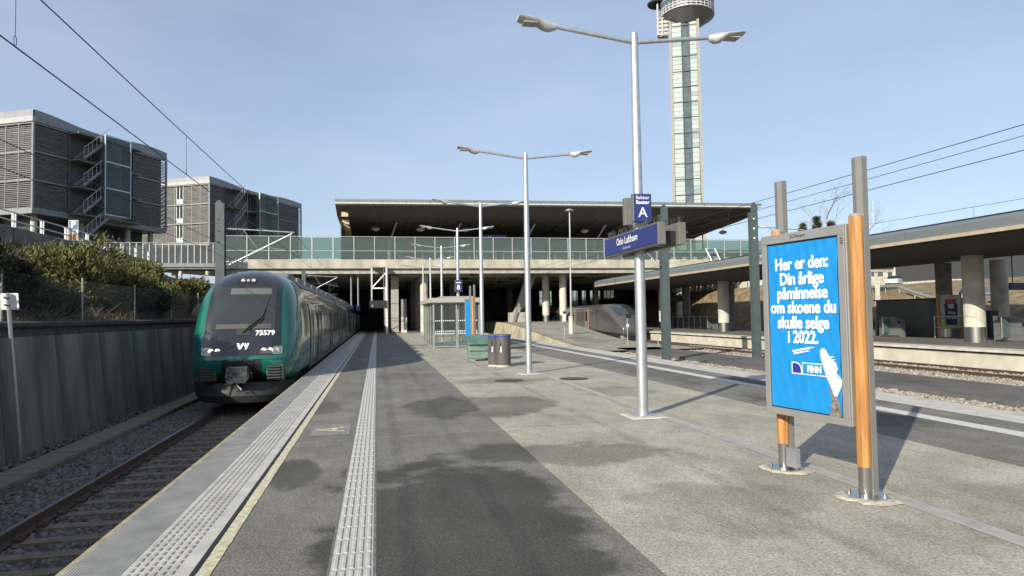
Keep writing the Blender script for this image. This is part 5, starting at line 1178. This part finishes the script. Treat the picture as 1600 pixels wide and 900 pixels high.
# grit bin
t = thing('grit_bin', (3.9, 25.6, 0), 'weathered green plastic grit bin with sloping lid beside the litter bin', 'grit bin')
GR = M('grit_green', (.13, .215, .165), .6, var=.25, scale=4, col2=(.21, .30, .24)); 
o = MB().prism([(3.45, 25.2, .10), (4.40, 25.2, .10), (4.46, 25.14, .62), (3.39, 25.14, .62)], (0, .7, 0)).build('tub', GR, t, bevel=.03)
for x in (3.45, 4.15): bx('foot', (x, x+.22, 25.24, 25.8, .0, .10), GR, t)
bx('rib', (3.40, 4.45, 25.11, 25.145, .40, .45), GR, t, bevel=.01)
MB().prism([(3.36, 25.05, .62), (3.36, 25.95, .62), (3.36, 25.98, .98), (3.36, 25.80, .99), (3.36, 25.05, .70)], (1.13, 0, 0)).build('lid', M('grit_lid_green', (.075, .15, .12), .5, var=.2, scale=4), t, bevel=.03)
# shelter
t = thing('waiting_shelter', (4, 38, 0), 'glass waiting shelter with flat grey roof on the platform', 'shelter')
X0, X1, Y0, Y1, ZT = 3.0, 5.5, 36.2, 43.5, 2.45
ALU = M('shelter_aluminium', (.36, .36, .34), .45, .5)
for x in (X0, X1):
    for y in (Y0, Y0+1.8, Y0+3.65, Y0+5.5, Y1): bx('post', (x-.05, x+.05, y-.05, y+.05, 0, ZT), ALU, t)
for a, b in ((X0+.05, (X0+X1)/2-.05), ((X0+X1)/2+.05, X1-.05)): 
    p_ = bx('end_pane', (a, b, Y0-.008, Y0+.008, .12, ZT-.08), glass('shelter_glass', (.85, .91, .89), .13), t)
    for z in (1.45, .88, .75):
        q = MB(); 
        for k in range(int((b-a)/.11)): q.box(a+.03+k*.11, a+.085+k*.11, Y0-.013, Y0-.0085, z, z+.055)
        q.build('dot_row', WHITE, p_)
bx('post', ((X0+X1)/2-.04, (X0+X1)/2+.04, Y0-.04, Y0+.04, 0, ZT), ALU, t); bx('sill', (X0, X1, Y0-.03, Y0+.03, .06, .115), ALU, t)
for j in range(4):
    y0 = Y0+.05+j*1.83
    for x in (X0, X1): bx('side_pane', (x-.008, x+.008, y0, y0+1.7, .12, ZT-.08), MATS['shelter_glass'], t)
bx('roof', (X0-.25, X1+.15, Y0-.25, Y1+.2, ZT, ZT+.26), M('shelter_roof_grey', (.33, .32, .29), .6, var=.1), t, bevel=.03); bx('ridge', (X0+.4, X1-.3, Y0+.2, Y1-.2, ZT+.26, ZT+.36), ALU, t, bevel=.03)
bx('bench', (X0+.5, X1-.5, Y1-.7, Y1-.3, .42, .47), WOOD, t); bx('bench_leg', (X0+.7, X0+.76, Y1-.68, Y1-.32, 0, .42), ALU, t); bx('bench_leg', (X1-.76, X1-.7, Y1-.68, Y1-.32, 0, .42), ALU, t)

# big poster
def poster(px, ya, yb, near, label, blank=False):
    """board parallel to the track, face towards -X, posts at y=ya (near) and y=yb"""
    t = thing('advert_stand', (px, ya, 0), label, 'advert'); pf = px
    for y, e in ((ya, -1), (yb, 1)):
        px = pf if e < 0 else pf+.14
        o = MB().prism([(px+.035, y-.055, .02), (px+.02, y+.005, .02), (px+.035, y+.06, .02), (px+.10, y+.06, .02), (px+.06, y+.0, .02), (px+.10, y-.055, .02)], (0, 0, 3.17)).build('steel_fin', GREYM, t)
        MB().tube([(px-.005, y-.0, .29), (px-.005, y-.0, 2.62)], .062, 20).build('wood_cladding', WOOD, t, smooth=40)
        MB().tube([(px-.005, y-.0, .03), (px-.005, y-.0, .288)], .059, 20).build('steel_foot', STEEL, t, smooth=40)
        MB().tube([(px-.005, y, 2.62), (px-.005, y, 2.645)], [.064, .05], 20).build('cap', ALU, t)
        MB().lathe([(.20, .02), (.20, .032), (.05, .034)], (px+.01, y, 0), 6).build('base_plate', STEEL, t)
        for k in range(4): a = .5+k*1.57; MB().tube([(px+.01+.15*math.cos(a), y+.15*math.sin(a), .03), (px+.01+.15*math.cos(a), y+.15*math.sin(a), .06)], .014, 6).build('bolt', STEEL, t)
        q = MB(); rs = random.Random(int(y*10)); n = 22
        q.v.append((px, y, .021)); 
        for k in range(n): a = 2*math.pi*k/n; rr = .27*rs.uniform(.85, 1.12); q.v.append((px+.03+rr*math.cos(a), y+rr*1.05*math.sin(a), .004)); q.v.append((px+.02+rr*.82*math.cos(a), y+rr*.85*math.sin(a), .021))
        for k in range(n): k2 = (k+1) % n; q.f.append((1+2*k, 1+2*k2, 2+2*k2, 2+2*k)); q.f.append((2+2*k, 2+2*k2, 0))
        q.build('mortar_bed', M('mortar_pad', (.40, .37, .30), .95, var=.25, scale=14, bump=.6, bscale=40), t)
    px = pf; bx('lock_box', (px+.1, px+.16, yb-.21, yb-.07, .06, .26), GALV, t); bx('lock_box', (px+.08, px+.14, ya+.07, ya+.13, .05, .15), GALV, t)
    y0, y1, z0, z1 = ya+.075, yb-.015+.18, .64, 2.565
    y1 = yb+.02
    fr = MATS.get('advert_frame') or M('advert_frame', (.42, .415, .40), .42, .6, var=.05)
    body = bx('light_box', (px-.05, px+.07, y0, y1, z0, z1), fr, t, bevel=.01)
    F = px-.052
    for (a, b, c, d) in ((y0+.005, y1-.005, z0+.005, z0+.075), (y0+.005, y1-.005, z1-.10, z1-.005), (y0+.005, y0+.085, z0+.076, z1-.101), (y1-.075, y1-.005, z0+.076, z1-.101)): bx('frame_bar', (F-.022, F, a, b, c, d), fr, body, bevel=.004)
    # printed sheet, slightly wrinkled
    A, B, Cc, D = y0+.085, y1-.075, z0+.076, z1-.101
    bx('backing', (F-.002, F-.0005, A, B, Cc, D), BLACK, body)
    q = MB(); nu, nv = 40, 70
    def wr(u, v):
        y = B-.012-(B-A-.03)*u; z = Cc+.012+(D-Cc-.03)*v
        a = .0022*math.sin(y*23+z*9+2*math.sin(z*5)) + .0018*math.sin(y*47-z*15) + .004*max(0, v-.85)*math.sin(y*60)*3 + .0015*math.sin(z*38+y*11)
        return (F-.008-a, y, z)
    q.grid(wr, [i/nu for i in range(nu+1)], [i/nv for i in range(nv+1)])
    sheet = q.build('poster_sheet', M('poster_blue', (.012, .215, .53), .38, var=.05, scale=3, spec=.5), body, smooth=True)
    W, H = B-A, D-Cc; mid = (A+B)/2
    def pt(u, v, off=.016): return (F-off, B-W*u, Cc+H*v)      # u from far (left in view) to near, v upwards
    t.rotation_euler.z = R(9.4)
    if blank: return t
    def T(s, v, size, u=.5, bold=.006, sx=1.0):
        me = text_mesh(s, size); q = MB()
        for k in range(9):                       # heavy rounded lettering: the glyphs thickened by small shifts
            a = 2*math.pi*k/8; dy, dz = (0, 0) if k == 8 else (bold*math.cos(a), bold*math.sin(a)); b = len(q.v); o_ = Vector(pt(u, v, .0155+.0002*k))
            q.v += [tuple(o_ + Vector((0, -(p.co.x*sx+dy), p.co.y+dz))) for p in me.vertices]; q.f += [tuple(b+i for i in f.vertices) for f in me.polygons]
        return q.build('poster_line', PW, sheet)
    for s, v in (('Her er den:', .865), ('Din årlige', .775), ('påminnelse', .69), ('om skoene du', .605), ('skulle selge', .515), ('i 2022.', .43)): T(s, v, .176, .5, .0056, .86)
    def shape(name, pts, mat, off=.016):
        q = MB(); b = len(q.v); q.v += [pt(u, v, off) for u, v in pts]; q.f.append(tuple(range(len(pts)))); return q.build(name, mat, sheet)
    shape('underline', [(.34, .352), (.60, .378), (.66, .378), (.62, .371), (.36, .343)], PW); shape('underline', [(.36, .338), (.56, .357), (.60, .355), (.44, .338), (.37, .329)], PW)
    NAVY = M('logo_navy', (.02, .035, .28), .4)
    shape('logo_tile', [(.33, .215), (.33, .285), (.40, .285), (.44, .277), (.465, .262), (.475, .24), (.475, .215)], PW, .0155); shape('logo_tile_fill', [(.342, .221), (.342, .279), (.40, .279), (.435, .271), (.455, .258), (.463, .24), (.463, .221)], NAVY, .0165)
    shape('logo_plate', [(.48, .215), (.48, .285), (.81, .285), (.81, .215)], PW, .0155); shape('logo_plate_fill', [(.487, .2195), (.487, .2805), (.803, .2805), (.803, .2195)], M('poster_blue_flat', (.012, .215, .53), .4), .0162)
    text('logo_word', 'FINN', .085, pt(.645, .249, .0172), (0, -1, 0), (0, 0, 1), PW, sheet, .005, .95)
    SH = M('shoe_white', (.70, .71, .70), .5, var=.08, scale=20); SG = M('shoe_shade', (.42, .45, .47), .5); SKIN = M('hand_print_grey', (.17, .16, .15), .5, var=.6, scale=25)
    shape('hand_print', [(.83, .0), (.98, .0), (.965, .06), (.93, .13), (.90, .19), (.86, .205), (.84, .19), (.835, .15), (.86, .10), (.845, .05)], SKIN, .0165)
    shape('shoe_print', [(.73, .355), (.755, .375), (.80, .37), (.83, .345), (.875, .315), (.93, .295), (.95, .265), (.93, .245), (1.0, .205), (.985, .165), (.93, .115), (.895, .11), (.86, .155), (.80, .215), (.76, .275), (.735, .32)], SH, .0172)
    shape('shoe_sole', [(.73, .355), (.735, .32), (.76, .275), (.80, .215), (.86, .155), (.895, .11), (.915, .112), (.875, .165), (.815, .225), (.775, .285), (.75, .335)], SG, .018)
    shape('shoe_shadow', [(.80, .36), (.83, .335), (.87, .31), (.90, .25), (.87, .20), (.83, .235), (.80, .285)], M('shoe_mid', (.55, .57, .58), .5), .0178); shape('shoe_collar', [(.93, .243), (.995, .205), (.98, .19), (.92, .225)], SG, .0182)
    for k in range(5): shape('shoe_lace', [(.845+k*.016, .325-k*.014), (.905+k*.012, .335-k*.016), (.905+k*.012, .328-k*.016), (.85+k*.016, .318-k*.014)], PW, .0185)
    text('maker_name', 'JCDecaux', .05, (F-.0235, (A+B)/2+.02, z1-.05), (0, -1, 0), (0, 0, 1), DARK, body, .0008); text('panel_number', '41F', .05, (F-.0235, y0+.03, z1-.16), (0, 0, 1), (0, 1, 0), DARK, body, .0008)
    return t
PW = M('poster_white', (.80, .80, .79), .45, var=.03)
poster(4.43, 5.47, 6.64, True, 'tall advert stand with blue shoe poster between orange wooden posts')
poster(4.45, 31.2, 32.3, False, 'distant blue advert stand with wooden posts in front of the shelter', True)
